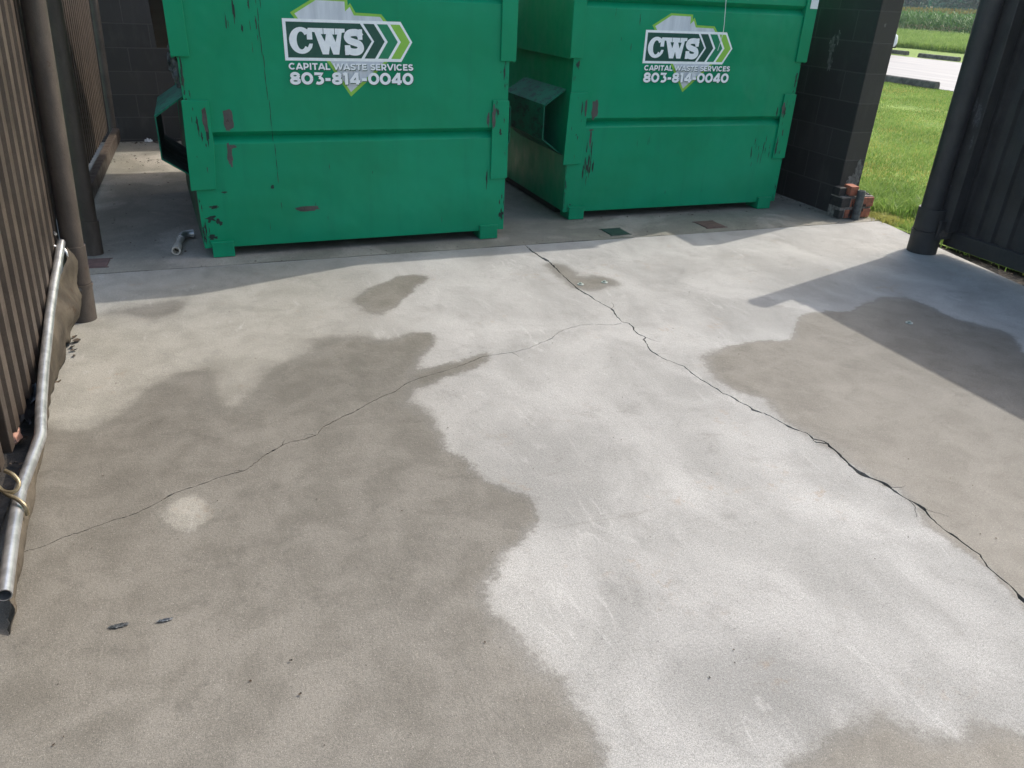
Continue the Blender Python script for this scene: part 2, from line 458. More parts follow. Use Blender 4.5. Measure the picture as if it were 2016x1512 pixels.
def build_apron():
    step = .035
    xs = np.arange(-1.2, 4.95, step); ys = np.arange(-1.6, SLAB_Y - .02, step)
    gx, gy = np.meshgrid(xs, ys); gx = gx.ravel(); gy = gy.ravel()
    lim = np.array([slab_right(y) for y in gy])
    cracks = [crack_outline([(x, y, w * .78) for x, y, w in CRACK_1], 3), crack_outline([(x, y, w * .58) for x, y, w in CRACK_2], 5), crack_outline(CRACK_3, 6)]
    rg = random.Random(17)
    for line, count in ((CRACK_1, 5), (CRACK_2, 4)):
        for _ in range(count):
            i = rg.randrange(4, len(line) - 6)
            x, y, _w = line[i]; a = rg.uniform(0, 6.28); L = rg.uniform(.04, .11); br = []
            for k in range(6):
                br.append((x, y, .0028 * (1 - k / 6) + .0006)); a += rg.uniform(-.6, .6)
                x += math.cos(a) * L / 5; y += math.sin(a) * L / 5
            cracks.append(crack_outline(br, i))
    keep = (gx < lim - .012) & (gx > -1.17) & (gy > -1.57)
    for c in cracks:
        keep &= np.abs(seg_dist(gx, gy, c)) > .008
    pts = list(zip(gx[keep], gy[keep]))
    edges = []
    # outer outline
    ol = [(-1.2, -1.6)] + [(slab_right(-1.6), -1.6)]
    ol += [(slab_right(y), y) for y in np.linspace(-1.5, SLAB_Y - .004, 60)] + [(-1.2, SLAB_Y - .004)]
    def loop(l):
        b = len(pts); pts.extend(l)
        edges.extend((b + i, b + (i + 1) % len(l)) for i in range(len(l)))
    loop(ol)
    for c in cracks:
        loop(c)
    V, E, F, *_ = delaunay_2d_cdt([Vector(p) for p in pts], edges, [], 0, 1e-6)
    V = np.array([(v.x, v.y) for v in V]); F = np.array([f for f in F if len(f) == 3])
    cen = V[F].mean(1)
    ok = seg_dist(cen[:, 0], cen[:, 1], ol) > 0
    for c in cracks:
        ok &= seg_dist(cen[:, 0], cen[:, 1], c) < 0
    F = F[ok]
    a = V[F[:, 1]] - V[F[:, 0]]; b = V[F[:, 2]] - V[F[:, 0]]
    flip = (a[:, 0] * b[:, 1] - a[:, 1] * b[:, 0]) < 0
    F[flip] = F[flip][:, ::-1]
    # walls of every open border
    from collections import Counter
    cnt = Counter()
    for f in F:
        for i in range(3):
            cnt[tuple(sorted((int(f[i]), int(f[(i + 1) % 3]))))] += 1
    wall = [(int(f[i]), int(f[(i + 1) % 3])) for f in F for i in range(3) if cnt[tuple(sorted((int(f[i]), int(f[(i + 1) % 3]))))] == 1]
    n = len(V)
    z = np.zeros(n)
    verts = np.vstack([np.column_stack([V, z]), np.column_stack([V, z - .045])])
    tri = [F]
    w = np.array(wall)
    tri.append(np.column_stack([w[:, 1], w[:, 0], w[:, 0] + n])); tri.append(np.column_stack([w[:, 1], w[:, 0] + n, w[:, 1] + n]))
    o = mesh_np("apron_pavement", verts, np.vstack(tri), M_APRON)
    px, py = verts[:, 0], verts[:, 1]
    A = np.minimum(seg_dist(px, py, PATCH_A[:-2] + [(.70, .55), (.62, -.3), (.2, -.7), (-1.3, -.5), (-1.3, 2.83)]), -seg_dist(px, py, DRY_SPOT) - .02)
    d = A
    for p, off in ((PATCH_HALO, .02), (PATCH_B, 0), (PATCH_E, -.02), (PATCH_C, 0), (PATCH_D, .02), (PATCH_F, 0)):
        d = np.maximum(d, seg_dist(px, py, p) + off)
    tone = np.zeros(len(px))
    for x, y, rx, ry, k in TONES:
        tone += k * np.exp(-((px - x) / rx) ** 2 - ((py - y) / ry) ** 2)
    u = np.clip((1.05 - px + .12 * (py - 3)) / 1.0, 0, 1)
    warm = u * u * (3 - 2 * u)
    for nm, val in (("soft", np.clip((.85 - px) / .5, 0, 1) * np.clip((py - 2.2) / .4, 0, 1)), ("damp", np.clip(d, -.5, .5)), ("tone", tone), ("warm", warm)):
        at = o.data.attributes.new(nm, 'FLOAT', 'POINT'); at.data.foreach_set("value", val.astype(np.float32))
    return kind(o, "structure")


build_apron()
# packed dirt below the slabs, seen in the cracks and joints
mb = MB(); mb.poly([(-1.45, -2, -.04), (5.35, -2, -.04), (5.35, 9.4, -.04), (-1.45, 9.4, -.04)])
kind(mb.build("soil_ground", M_SOIL), "structure")
# rear pad with the dumpsters on it; its front edge is slightly chipped
mb = MB()
rg = random.Random(4)
fr = [(x, SLAB_Y + .005 + rg.uniform(0, .012)) for x in np.linspace(-1.2, 4.95, 70)]
mb.prism(fr + [(4.95, 8.86), (-1.2, 8.86)], 'z', -.05, -.002)
kind(mb.build("pad_pavement", M_PAD), "structure")


def bumpy_sheet(name, x0, x1, y0, y1, step, zf, mat):
    xs = np.arange(x0, x1 + 1e-6, step); ys = np.arange(y0, y1 + 1e-6, step)
    gx, gy = np.meshgrid(xs, ys)
    z = zf(gx, gy)
    nx = len(xs); i = np.arange(len(xs) * len(ys)).reshape(len(ys), nx)
    F = np.column_stack([i[:-1, :-1].ravel(), i[:-1, 1:].ravel(), i[1:, 1:].ravel(), i[1:, :-1].ravel()])
    return mesh_np(name, np.column_stack([gx.ravel(), gy.ravel(), z.ravel()]), F, mat)


def wob(x, y, s, k):
    r = np.random.default_rng(s); z = 0
    for _ in range(7):
        a, b, p = r.uniform(-k, k), r.uniform(-k, k), r.uniform(0, 6.3)
        z = z + np.sin(a * x + b * y + p)
    return z / 7


# heaped dark dirt between the bent sheet and the gate on the left
o = bumpy_sheet("dirt_ground", -1.5, -.74, -1.0, 4.0, .02,
                lambda x, y: .008 + .03 * np.clip((-.70 - x) / .25, 0, 1) * (1 + wob(x, y, 2, 26)) + .012 * wob(x, y, 3, 80) * np.clip((-.72 - x) / .1, 0, 1), M_SOIL)
kind(o, "structure")
# mown lawn beside the slab
o = bumpy_sheet("lawn_ground", 4.95, 15.35, -14, 60, .5, lambda x, y: -.02 + .02 * wob(x, y, 5, 3), M_LAWN)
kind(o, "structure")
o = bumpy_sheet("verge_ground", 24.7, 30.8, -30, 90, 1.0, lambda x, y: -.02 + .02 * wob(x, y, 6, 2), M_VERGE)
kind(o, "structure")
# pale parking road
t = NT("pale road")
c = t.mix(t.ramp(t.noise(2.5, 5, .6, stretch=(1, .08, 1)), .35, .65), (.20, .20, .205), (.25, .25, .255))
c = t.mix(t.math('MULTIPLY', t.ramp(t.noise(5, 4, .6, stretch=(1, .03, 1)), .6, .7), .5), c, (.15, .15, .16))
M_ROAD = t.done(c, .7, t.bump(t.noise(60, 3), .3, .004), None, .5)
mb = MB(); mb.box(15.25, 24.75, -40, 100, -.05, .0)
kind(mb.build("road", M_ROAD), "structure")


# ---------------------------------------------------------------- grass
def blades(name, n, xy, hfun, wfun, mats, lean=.5, z0=-.02, pick=None):
    x, y = xy(n)
    n = len(x)
    h = hfun(x, y) * RNG.uniform(.55, 1.25, n); w = wfun(x, y) * RNG.uniform(.6, 1.3, n)
    a = RNG.uniform(0, 2 * np.pi, n); b = RNG.uniform(0, 2 * np.pi, n); L = RNG.uniform(.1, lean, n) * h
    dx, dy = np.cos(a) * w / 2, np.sin(a) * w / 2
    v = np.empty((n, 5, 3))
    v[:, 0] = np.column_stack([x - dx, y - dy, np.full(n, z0)]); v[:, 1] = np.column_stack([x + dx, y + dy, np.full(n, z0)])
    mx, my = np.cos(b) * L * .35, np.sin(b) * L * .35
    v[:, 2] = np.column_stack([x + dx * .8 + mx, y + dy * .8 + my, z0 + h * .6]); v[:, 3] = np.column_stack([x - dx * .8 + mx, y - dy * .8 + my, z0 + h * .6])
    v[:, 4] = np.column_stack([x + np.cos(b) * L, y + np.sin(b) * L, z0 + h * .95])
    i = (np.arange(n) * 5)[:, None]
    F = np.vstack([i + [0, 1, 2], i + [0, 2, 3], i + [3, 2, 4]])
    mi = None
    if pick is not None:
        mi = np.tile(pick(x, y).astype(int), 3)
    return mesh_np(name, v.reshape(-1, 3), F, mats, mi)


def lawn_xy(n):
    r = RNG.uniform(0, 1, n) ** 1.25
    x = 5.0 + r * 10.25; y = RNG.uniform(0, 1, n)
    y = (x - 5.0) * .55 + 2.6 + y * (3.6 + (x - 5.0) * .72)
    return x, y


def lawn_pick(x, y):
    p = RNG.uniform(0, 1, len(x)); s = wob(x, y, 12, 4)
    return np.where(p < .12 + .25 * (s > .25), 2, np.where((p > .7) | ((x < 7) & (p > .45)), 1, 0))


o = blades("lawn_grass", 150000, lawn_xy, lambda x, y: .036 + .02 * wob(x, y, 9, 5), lambda x, y: .005 + .0009 * (x - 5), [M_BLADE, M_BLADE_DARK, M_STRAW], .9, pick=lawn_pick)
kind(tag(o, "short sunlit lawn grass beside the concrete slab", "grass"), "stuff")


def edge_xy(n):
    k = RNG.integers(0, 60, n); r = np.random.default_rng(3)
    cy = r.uniform(3.2, 5.6, 60); cx = 5.15 + r.uniform(0, .75, 60) - (5.6 - cy) * .12
    return cx[k] + RNG.normal(0, .05, n), cy[k] + RNG.normal(0, .05, n)


o = blades("long_grass", 9000, edge_xy, lambda x, y: .13 + 0 * x, lambda x, y: .007 + 0 * x, [M_BLADE_DARK, M_BLADE], 1.0, pick=lambda x, y: RNG.integers(0, 2, len(x)))
kind(tag(o, "longer uncut green grass along the edge of the slab", "grass"), "stuff")
o = blades("dry_grass", 1500, lambda n: (5.02 + RNG.normal(0, .05, n), 4.70 + RNG.normal(0, .07, n)), lambda x, y: .05 + 0 * x, lambda x, y: .005 + 0 * x, [M_STRAW], 1.2)
kind(tag(o, "small yellow patch of dry grass beside the broken brick stub", "grass"), "stuff")


def meadow_xy(n):
    r = RNG.uniform(0, 1, n) ** 1.6
    x = 30.8 + r * 22
    return x, x * .62 + RNG.uniform(0, 1, n) * x * .66


o = blades("meadow_grass", 90000, meadow_xy, lambda x, y: .34 + .1 * wob(x, y, 15, .8), lambda x, y: .02 + .0012 * (x - 30), [M_BLADE, M_BLADE_DARK], .8,
           pick=lambda x, y: RNG.uniform(0, 1, len(x)) > .75)
kind(tag(o, "tall uncut meadow grass in front of the corn", "grass"), "stuff")


# ---------------------------------------------------------------- corn field and far trees
def corn():
    V, F, MI = [], [], []
    rg = np.random.default_rng(11)
    k = 0
    for row in range(7):
        x0 = 54 + row * .75
        for y0 in np.arange(24, 84, .22):
            x = x0 + rg.normal(0, .05); y = y0 + rg.normal(0, .05); H = rg.uniform(1.45, 1.75)
            def quad(p, m):
                nonlocal k
                V.extend(p); F.append((k, k + 1, k + 2, k + 3)); MI.append(m); k += 4
            quad([(x - .02, y, -.05), (x + .02, y, -.05), (x + .012, y, H), (x - .012, y, H)], 0)
            nl = 9
            for i in range(nl):
                z = .2 + (H - .35) * (i + rg.uniform(0, .8)) / nl
                a = rg.uniform(0, 6.28); L = rg.uniform(.35, .6); c, s = math.cos(a), math.sin(a); w = .035
                m1 = (x + c * L * .5, y + s * L * .5, z + .2); m2 = (x + c * L, y + s * L, z + rg.uniform(-.15, .12))
                dry = 2 if (z < .5 and rg.uniform() < .5) else 0
                quad([(x - s * w, y + c * w, z), (x + s * w, y - c * w, z), (m1[0] + s * w, m1[1] - c * w, m1[2]), (m1[0] - s * w, m1[1] + c * w, m1[2])], dry)
                quad([(m1[0] - s * w, m1[1] + c * w, m1[2]), (m1[0] + s * w, m1[1] - c * w, m1[2]), (m2[0] + s * .004, m2[1] - c * .004, m2[2]), (m2[0] - s * .004, m2[1] + c * .004, m2[2])], dry)
            for i in range(4):
                a = rg.uniform(0, 6.28); c, s = math.cos(a) * .1, math.sin(a) * .1
                quad([(x - .012, y, H), (x + .012, y, H), (x + c + .012, y + s, H + rg.uniform(.12, .26)), (x + c - .012, y + s, H + .1)], 1)
    o = mesh_np("corn_field", np.array(V), np.array(F), [blade_mat("corn leaf", (.055, .16, .04), (.13, .26, .07)), blade_mat("corn tassel", (.30, .22, .08), (.22, .24, .08)), blade_mat("dry corn leaf", (.3, .26, .15), (.2, .2, .1))], np.array(MI))
    kind(tag(o, "dense band of ripening corn with pale tassels across the field", "corn"), "stuff")


corn()


def treeline():
    rg = np.random.default_rng(21)
    P, S = [], []
    for i in range(70):
        y = 40 + i * 2.6 + rg.normal(0, 1); x = 128 + rg.uniform(-6, 10); H = rg.uniform(9, 15)
        for c in range(26):
            z = rg.uniform(.5, H); r = 3.2 * (1 - .6 * (z / H) ** 2); a = rg.uniform(0, 6.28)
            cx, cy = x + math.cos(a) * r * .8, y + math.sin(a) * r * .8
            n = 60
            P.append(np.column_stack([rg.normal(cx, .8, n), rg.normal(cy, .8, n), rg.normal(z, .6, n)])); S.append(rg.uniform(.22, .5, n))
    P = np.vstack(P); S = np.concatenate(S)[:, None]; n = len(P)
    u = rg.normal(0, 1, (n, 3)); u /= np.linalg.norm(u, axis=1)[:, None]
    w = rg.normal(0, 1, (n, 3)); w = np.cross(u, w); w /= np.linalg.norm(w, axis=1)[:, None]
    V = np.stack([P - u * S, P + w * S * .6, P + u * S, P - w * S * .6], 1).reshape(-1, 3)
    F = np.arange(n * 4).reshape(n, 4)
    o = mesh_np("treeline", V, F, blade_mat("tree leaf", (.02, .13, .085), (.05, .20, .12)))
    kind(tag(o, "dark wood far behind the corn field", "trees"), "stuff")


treeline()

# ---------------------------------------------------------------- metal and masonry materials
def paint_mat(name, c1, c2, rust, amount=.6, rough=.5, stretch=(1, 1, .25), spec=.4, dust=(.12, .10, .08), dustk=.35):
    t = NT(name)
    c = t.mix(t.ramp(t.noise(5, 5, .6), .35, .65), c1, c2)
    c = t.mix(t.math('MULTIPLY', t.ramp(t.noise(9, 6, .7, stretch=stretch), .45, .75), dustk), c, dust)
    c = t.mix(t.ramp(t.noise(22, 6, .7), amount, amount + .06), c, rust)
    c = t.mix(1.0, c, t.ramp(t.noise(180, 3, .7), .2, .8, .85, 1.15), 'MULTIPLY')
    r = t.ramp(t.noise(14, 4), .3, .7, rough - .08, rough + .12)
    return t.done(c, r, t.bump(t.math('ADD', t.noise(90, 4, .7), t.math('MULTIPLY', t.noise(7, 3), 2)), .35, .004), None, spec)


M_BROWN = paint_mat("brown gate paint", (.040, .030, .023), (.058, .044, .034), (.04, .026, .018), .66, .55)
M_BROWN_DARK = paint_mat("dark gate frame", (.034, .025, .019), (.048, .036, .028), (.06, .035, .022), .70, .5)
M_POST = paint_mat("weathered post", (.046, .037, .031), (.068, .055, .046), (.045, .028, .02), .62, .55, stretch=(1, 1, .3), dustk=.5)
M_SLATE = paint_mat("dark slate gate paint", (.027, .026, .026), (.038, .036, .036), (.07, .06, .055), .73, .5, dustk=.15)
M_RUST = paint_mat("rust scale", (.07, .06, .053), (.115, .10, .09), (.04, .034, .03), .55, .8)
M_PRIMER = paint_mat("bare scraped steel", (.05, .047, .045), (.092, .084, .08), (.05, .042, .038), .6, .55)
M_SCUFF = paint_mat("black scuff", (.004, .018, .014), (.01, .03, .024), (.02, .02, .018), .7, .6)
M_GALV = simple("galvanised steel", (.40, .41, .42), (.60, .61, .62), 22, .34, .0008, 90, .85)
M_SHEET = paint_mat("bent grey sheet", (.042, .036, .029), (.088, .075, .058), (.05, .036, .026), .58, .8, spec=.15, dustk=.6, dust=(.10, .085, .06))
M_BLACK = simple("black plastic", (.010, .010, .011), (.022, .022, .024), 6, .5, .002, 30)
M_STEEL_OLD = simple("old pipe metal", (.34, .31, .25), (.50, .47, .41), 18, .5, .001, 90, .1)
M_STUB = simple("grey pipe stub", (.045, .05, .055), (.10, .11, .11), 25, .55, .001, 90, .3)
M_WHITE = simple("white label", (.7, .71, .72), (.78, .78, .79), 9, .45, .0002)
M_LITTER = simple("dead leaf", (.018, .013, .009), (.07, .045, .025), 60, .8, .002)
M_FILM = simple("dirty film", (.035, .04, .042), (.12, .125, .125), 30, .6, .004, 40)
M_SCRAPE = simple("faint scrape", (.035, .034, .036), (.085, .083, .086), 60, .75, .002)
M_BRASS = simple("dull brass wire", (.16, .13, .08), (.30, .26, .17), 30, .4, .0006, 90, .6)
M_SCRAP = simple("grey film", (.10, .11, .12), (.28, .29, .30), 30, .4, .004, 40)


def block_mat(name, c1, c2, mortar, zoff=0.0):
    t = NT(name)
    s = t.n.new("ShaderNodeSeparateXYZ"); t.l.new(t.co, s.inputs[0])
    cb = t.n.new("ShaderNodeCombineXYZ")
    t.l.new(t.math('ADD', s.outputs[0], s.outputs[1]), cb.inputs[0]); t.l.new(t.math('ADD', s.outputs[2], zoff), cb.inputs[1])
    b = t.n.new("ShaderNodeTexBrick"); t.l.new(cb.outputs[0], b.inputs["Vector"])
    b.inputs["Scale"].default_value = 1; b.inputs["Brick Width"].default_value = .428; b.inputs["Row Height"].default_value = .214
    b.inputs["Mortar Size"].default_value = .005; b.inputs["Mortar Smooth"].default_value = .3
    b.inputs["Color1"].default_value = (*c1, 1); b.inputs["Color2"].default_value = (*c2, 1); b.inputs["Mortar"].default_value = (*mortar, 1)
    n = t.noise(7, 6, .65, stretch=(1, 1, .4))
    c = t.mix(t.math('MULTIPLY', t.ramp(n, .5, .72), .4), b.outputs[0], tuple(x * 1.7 for x in c2))
    c = t.mix(t.ramp(t.noise(38, 4, .7), .735, .76), c, (.14, .135, .13))
    h = t.math('ADD', t.math('MULTIPLY', t.math('SUBTRACT', 1.0, b.outputs[1]), 1.6), t.math('MULTIPLY', t.noise(120, 4, .75), .55))
    return t.done(c, .62, t.bump(h, .7, .006), None, .35)


M_BLOCK = block_mat("painted block", (.028, .025, .025), (.038, .034, .033), (.056, .052, .050))
M_BLOCK_BACK = block_mat("painted block at the rear", (.040, .037, .035), (.052, .047, .044), (.075, .068, .064), -.02)
M_BARE = simple("bare concrete block", (.06, .058, .056), (.15, .145, .14), 30, .85, .004)


def blotch(cx, cz, w, h, seed, n=16, jag=.3, power=2.0):
    """irregular outline"""
    rg = random.Random(seed); out = []
    for i in range(n):
        a = 2 * math.pi * i / n
        c, s = math.cos(a), math.sin(a)
        k = (abs(c) ** power + abs(s) ** power) ** (-1 / power) * (1 + rg.uniform(-jag, jag * .5))
        out.append((cx + c * k * w / 2, cz + s * k * h / 2))
    return out


# ---------------------------------------------------------------- block walls
mb = MB(); mb.box(0, .205, 0, 3.95, -.05, 1.76)
for c, w, h, s in ((.62, .05, .24, 1), (.50, .035, .16, 2)):
    pass
wall = mb.build("block_wall", M_BLOCK, loc=(4.685, 4.9, 0), bevel=.006)
tag(wall, "black painted block wall beside the second green dumpster", "wall")
mb = MB()
for cy, cz, w, h, s in ((.42, 1.22, .07, .20, 1), (.37, 1.30, .04, .10, 2), (.40, 1.10, .045, .12, 5)):
    mb.poly([(-.0012, y, z) for y, z in blotch(cy, cz, w, h, s, 22, .5)][::-1])
for cx, cz, w, h, s in ((.075, 1.405, .022, .03, 3), (.16, .34, .09, .17, 4), (.12, .27, .14, .10, 9)):
    mb.poly([(x, -.0012 - .0004 * s, z) for x, z in blotch(cx, cz, w, h, s, 22, .4)])
mb.build("scraped_patch", M_BARE, wall)
mb = MB(); mb.box(0, 5.99, 0, .2, -.05, 1.76)
bw = tag(mb.build("block_wall", M_BLOCK_BACK, loc=(-1.1, 8.852, 0), bevel=.006), "brown block wall at the back behind the dumpsters", "wall")

# broken brick pier with a cut pipe in front of the wall's end
pier = thing("brick_pier", (4.6, 4.745, 0), "broken red brick pier stub at the foot of the black block wall", "brick pier")
t = NT("old red brick")
c = t.mix(t.ramp(t.noise(16, 5, .7), .35, .6), (.36, .12, .065), (.22, .08, .05))
c = t.mix(t.ramp(t.noise(11, 5, .7, stretch=(1.3, 1, .6)), .56, .62), c, (.018, .016, .016))
M_BRICK = t.done(c, .85, t.bump(t.noise(60, 5, .7), .6, .006))
M_BRICK_BLACK = simple("blackened brick", (.012, .011, .012), (.03, .026, .024), 20, .7, .005)
M_MORTAR = simple("old mortar", (.10, .09, .08), (.22, .20, .18), 40, .9, .006)
mb = MB(); rg = random.Random(2)
for row, (z0, z1, xs) in enumerate(((.004, .08, (0, .055, .155, .215, .315)), (.09, .168, (0, .095, .20, .322)))):
    for i in range(len(xs) - 1):
        j = rg.uniform(-.004, .006)
        black = (i == 0)
        mb.box(xs[i] + .004, xs[i + 1] - .004, .0 + j, .142, z0, z1 - rg.uniform(0, .012), 1 if black else 0, Matrix.Rotation(R(rg.uniform(-2, 2)), 4, 'Z'))
mb.box(.075, .15, .03, .125, .178, .25, 0, Matrix.Rotation(R(-5), 4, 'Z') @ Matrix.Rotation(R(3), 4, 'X'))
mb.box(.0, .07, .05, .135, .172, .236, 1)
mb.build("bricks", [M_BRICK, M_BRICK_BLACK], pier, bevel=.005)
mb = MB()
mb.box(.006, .316, .008, .138, .002, .172)
for i in range(16):
    mb.lump((rg.uniform(.1, .31), rg.uniform(.03, .13), .172), rg.uniform(.012, .026), 0, (1.3, 1, .5), i)
mb.build("mortar_bed", M_MORTAR, pier)
mb = MB(); mb.tube([(.145, -.03, .0), (.150, -.027, .228)], .031, 18, 0, .026)
mb.build("pipe_stub", M_STUB, pier, smooth=True)


# ---------------------------------------------------------------- corrugated panels, gates, posts
def corrugated(y0, y1, z0, z1, depth, period, x=0.0, flat=.42, slope=.08, t=.003):
    path = []; y = y0
    while y < y1:
        for fy, fx in ((0, 0), (flat, 0), (flat + slope, 1), (1 - slope, 1)):
            yy = y + fy * period
            if yy <= y1:
                path.append((x + fx * depth, yy))
        y += period
    path.append((x, y1 + .001))
    m = MB(); m.ribbon(path, z0, z1, t)
    return m


# left gate, swung open towards the camera
LEAN = math.atan(.055)
gate = thing("metal_gate", (-.78, 3.95, 0), "open brown corrugated metal gate with its bottom rail torn loose", "gate")
gate.rotation_euler = (0, LEAN, 0)
corrugated(-2.62, -.06, .10, 1.74, .022, .128).build("corrugated_panel", M_BROWN, gate)
mb = MB(); mb.box(-.03, .03, -.055, .015, .40, 1.76); mb.box(-.022, .022, -.045, .005, .34, .40)
mb.build("stile", M_BROWN_DARK, gate, bevel=.003)
mb = MB(); mb.box(.036, .062, -.012, .006, .42, 1.76)
mb.build("hinge_bar", M_BROWN, gate, bevel=.002)
mb = MB(); mb.box(-.03, .034, -1.42, -1.37, .10, 1.74)
mb.build("stile", M_BROWN_DARK, gate, bevel=.003)
mb = MB(); mb.box(-.03, .03, -2.62, .015, 1.76, 1.81)
mb.build("top_rail", M_BROWN_DARK, gate, bevel=.003)

# its loose bottom rail: galvanised tube with a torn sheet hanging from it
rail = thing("torn_rail", (-.70, 2.6, 0), "bent galvanised gate rail with torn rusty sheet lying along the left gate", "rail")
TUBE = [(-.712, 3.90, .40), (-.717, 3.747, .345), (-.721, 3.592, .30), (-.72, 3.385, .245), (-.713, 3.192, .20), (-.708, 3.046, .17), (-.688, 2.779, .13), (-.670, 2.61, .106), (-.671, 2.585, .104), (-.676, 2.445, .10), (-.679, 2.291, .10), (-.661, 2.051, .095), (-.639, 1.814, .09)]
loc = Vector((-.70, 2.6, 0))
mb = MB(); mb.tube([Vector(p) - loc for p in TUBE], .0185, 18, 0, .0158)
mb.build("tube", M_GALV, rail, smooth=True)
FOOT = [(-.735, 3.965, .01), (-.728, 3.75, .004), (-.724, 3.6, .003), (-.73, 3.3, .002), (-.729, 3.1, .002), (-.708, 2.88, .002), (-.697, 2.70, .002), (-.693, 2.44, .002), (-.676, 2.2, .002), (-.664, 2.05, .002), (-.650, 1.84, .002), (-.640, 1.765, .002)]
mb = MB(); rg = random.Random(8)
def lerp_path(P, f):
    k = f * (len(P) - 1); i = min(int(k), len(P) - 2); u = k - i
    return Vector(P[i]).lerp(Vector(P[i + 1]), u)
nu, nv = 90, 10
for i in range(nu + 1):
    f = i / nu
    a = lerp_path(TUBE, f) + Vector((.010, 0, -.016)); b = lerp_path(FOOT, f) + Vector((0, 0, max(0, .05 * math.sin(f * 37)) if f < .22 else 0))
    for j in range(nv + 1):
        g = j / nv
        p = a.lerp(b, g)
        p.x += .006 * math.sin(g * math.pi) * (1 + .9 * math.sin(f * 9)) + .004 * math.sin(f * 50 + g * 4) * math.sin(g * math.pi) + .003 * math.sin(f * 131 + g * 9)
        if f < .3:
            p.x += (.045 * math.sin(g * math.pi) + .02 * math.sin(g * 9 + f * 25)) * (1 - f / .3)
            p.y += .02 * math.sin(g * 7 + 1) * (1 - f / .3)
        mb.v.append(tuple(p - loc))
for i in range(nu):
    for j in range(nv):
        q = i * (nv + 1) + j
        mb.f.append((q, q + nv + 1, q + nv + 2, q + 1)); mb.m.append(0)
sh = mb.build("sheet", M_SHEET, rail, smooth=True)
md = sh.modifiers.new("solid", 'SOLIDIFY'); md.thickness = .002


def s_hook(loc, rz, s, label):
    pts = []
    for i in range(13):
        a = R(-60 + 250 * i / 12); pts.append((-.0 + .030 * math.cos(a), 0, .045 + .030 * math.sin(a)))
    for i in range(1, 13):
        a = R(10 - 230 * i / 12); pts.append((-.052 + .035 * math.cos(a), .012 * i / 12, .038 - .005 + .035 * math.sin(a) - .006))
    m = MB(); m.tube([(p[0] * s, p[1] * s, p[2] * s) for p in pts], .0055, 10)
    o = m.build("s_hook", M_GALV if s < 1 else M_STEEL_OLD, smooth=True)
    o.location = loc; o.rotation_euler = rz
    return tag(o, label, "hook", "hooks holding the torn rail to the left gate")


# hooks written as explicit S curves: one eye on the gate frame, one round the tube
def hook_curve(pts, label, mat):
    P = [Vector(p) for p in pts]; out = []
    for i in range(len(P) - 1):
        p0, p1, p2, p3 = P[max(i - 1, 0)], P[i], P[i + 1], P[min(i + 2, len(P) - 1)]
        for k in range(6):
            u = k / 6
            out.append(.5 * ((2 * p1) + (p2 - p0) * u + (2 * p0 - 5 * p1 + 4 * p2 - p3) * u * u + (3 * p1 - p0 - 3 * p2 + p3) * u ** 3))
    out.append(P[-1])
    m = MB(); c = out[len(out) // 2]
    m.tube([q - c for q in out], .0062, 10)
    o = m.build("s_hook", mat, smooth=True); o.location = c
    return tag(o, label, "hook", "hooks holding the torn rail to the left gate")


hook_curve([(-.722, 3.877, .445), (-.735, 3.895, .447), (-.752, 3.89, .43), (-.755, 3.865, .415), (-.742, 3.858, .40), (-.725, 3.865, .39), (-.705, 3.862, .385), (-.692, 3.85, .365), (-.692, 3.845, .345)], "shiny steel hook joining the torn rail to the gate by the post", M_GALV)
hook_curve([(-.700, 2.285, .178), (-.676, 2.262, .172), (-.662, 2.240, .155), (-.672, 2.222, .141), (-.698, 2.228, .140), (-.722, 2.25, .150), (-.730, 2.27, .165), (-.722, 2.255, .150), (-.695, 2.222, .136), (-.665, 2.195, .130), (-.646, 2.178, .112), (-.644, 2.172, .085)], "dull brass coloured hook over the galvanised tube nearest the camera", M_BRASS)


# gate posts and their sleeves
def gate_post(loc, label, r, sleeve, hs, mat, mats, lean, top=1.86, off=0.0):
    p = thing("gate_post", loc, label, "post", "posts of the enclosure gates")
    p.rotation_euler = (0, lean, 0)
    m = MB(); m.tube([(off, 0, hs - .01), (off, 0, top)], r, 28); m.tube([(off, 0, top), (off, 0, top + .012)], r + .004, 28)
    m.build("pipe", mat, p, smooth=True)
    m = MB(); m.tube([(0, 0, -.03), (0, 0, hs * .5)], sleeve, 28); m.tube([(0, 0, hs * .5 + .002), (0, 0, hs)], sleeve - .003, 28)
    m.tube([(0, 0, hs * .46), (0, 0, hs * .5)], sleeve + .003, 28)
    m.build("sleeve", mats, p, smooth=True)
    return p


gp = gate_post((-.698, 3.95, 0), "tall weathered brown pipe post at the hinge of the left gate", .047, .056, .37, M_POST, M_POST, LEAN)
mb = MB(); mb.poly([(x, -.0595, z) for x, z in blotch(-.004, .172, .06, .025, 31, 14, .3)])
mb.build("bare_weld", M_BARE, gp)
gp = gate_post((4.585, 3.885, 0), "thick black post at the hinge of the right gate", .066, .097, .31, M_SLATE, M_SLATE, 0, off=-.024)
mb = MB(); mb.box(-.03, .135, -.118, -.098, .115, .245); mb.box(.10, .16, -.09, .01, .12, .24)
mb.build("hinge_strap", M_SLATE, gp, bevel=.004)
mb = MB(); mb.poly([(x, -.1195, z) for x, z in blotch(.02, .16, .09, .06, 33, 16, .5)])
mb.build("rust_patch", M_RUST, gp)

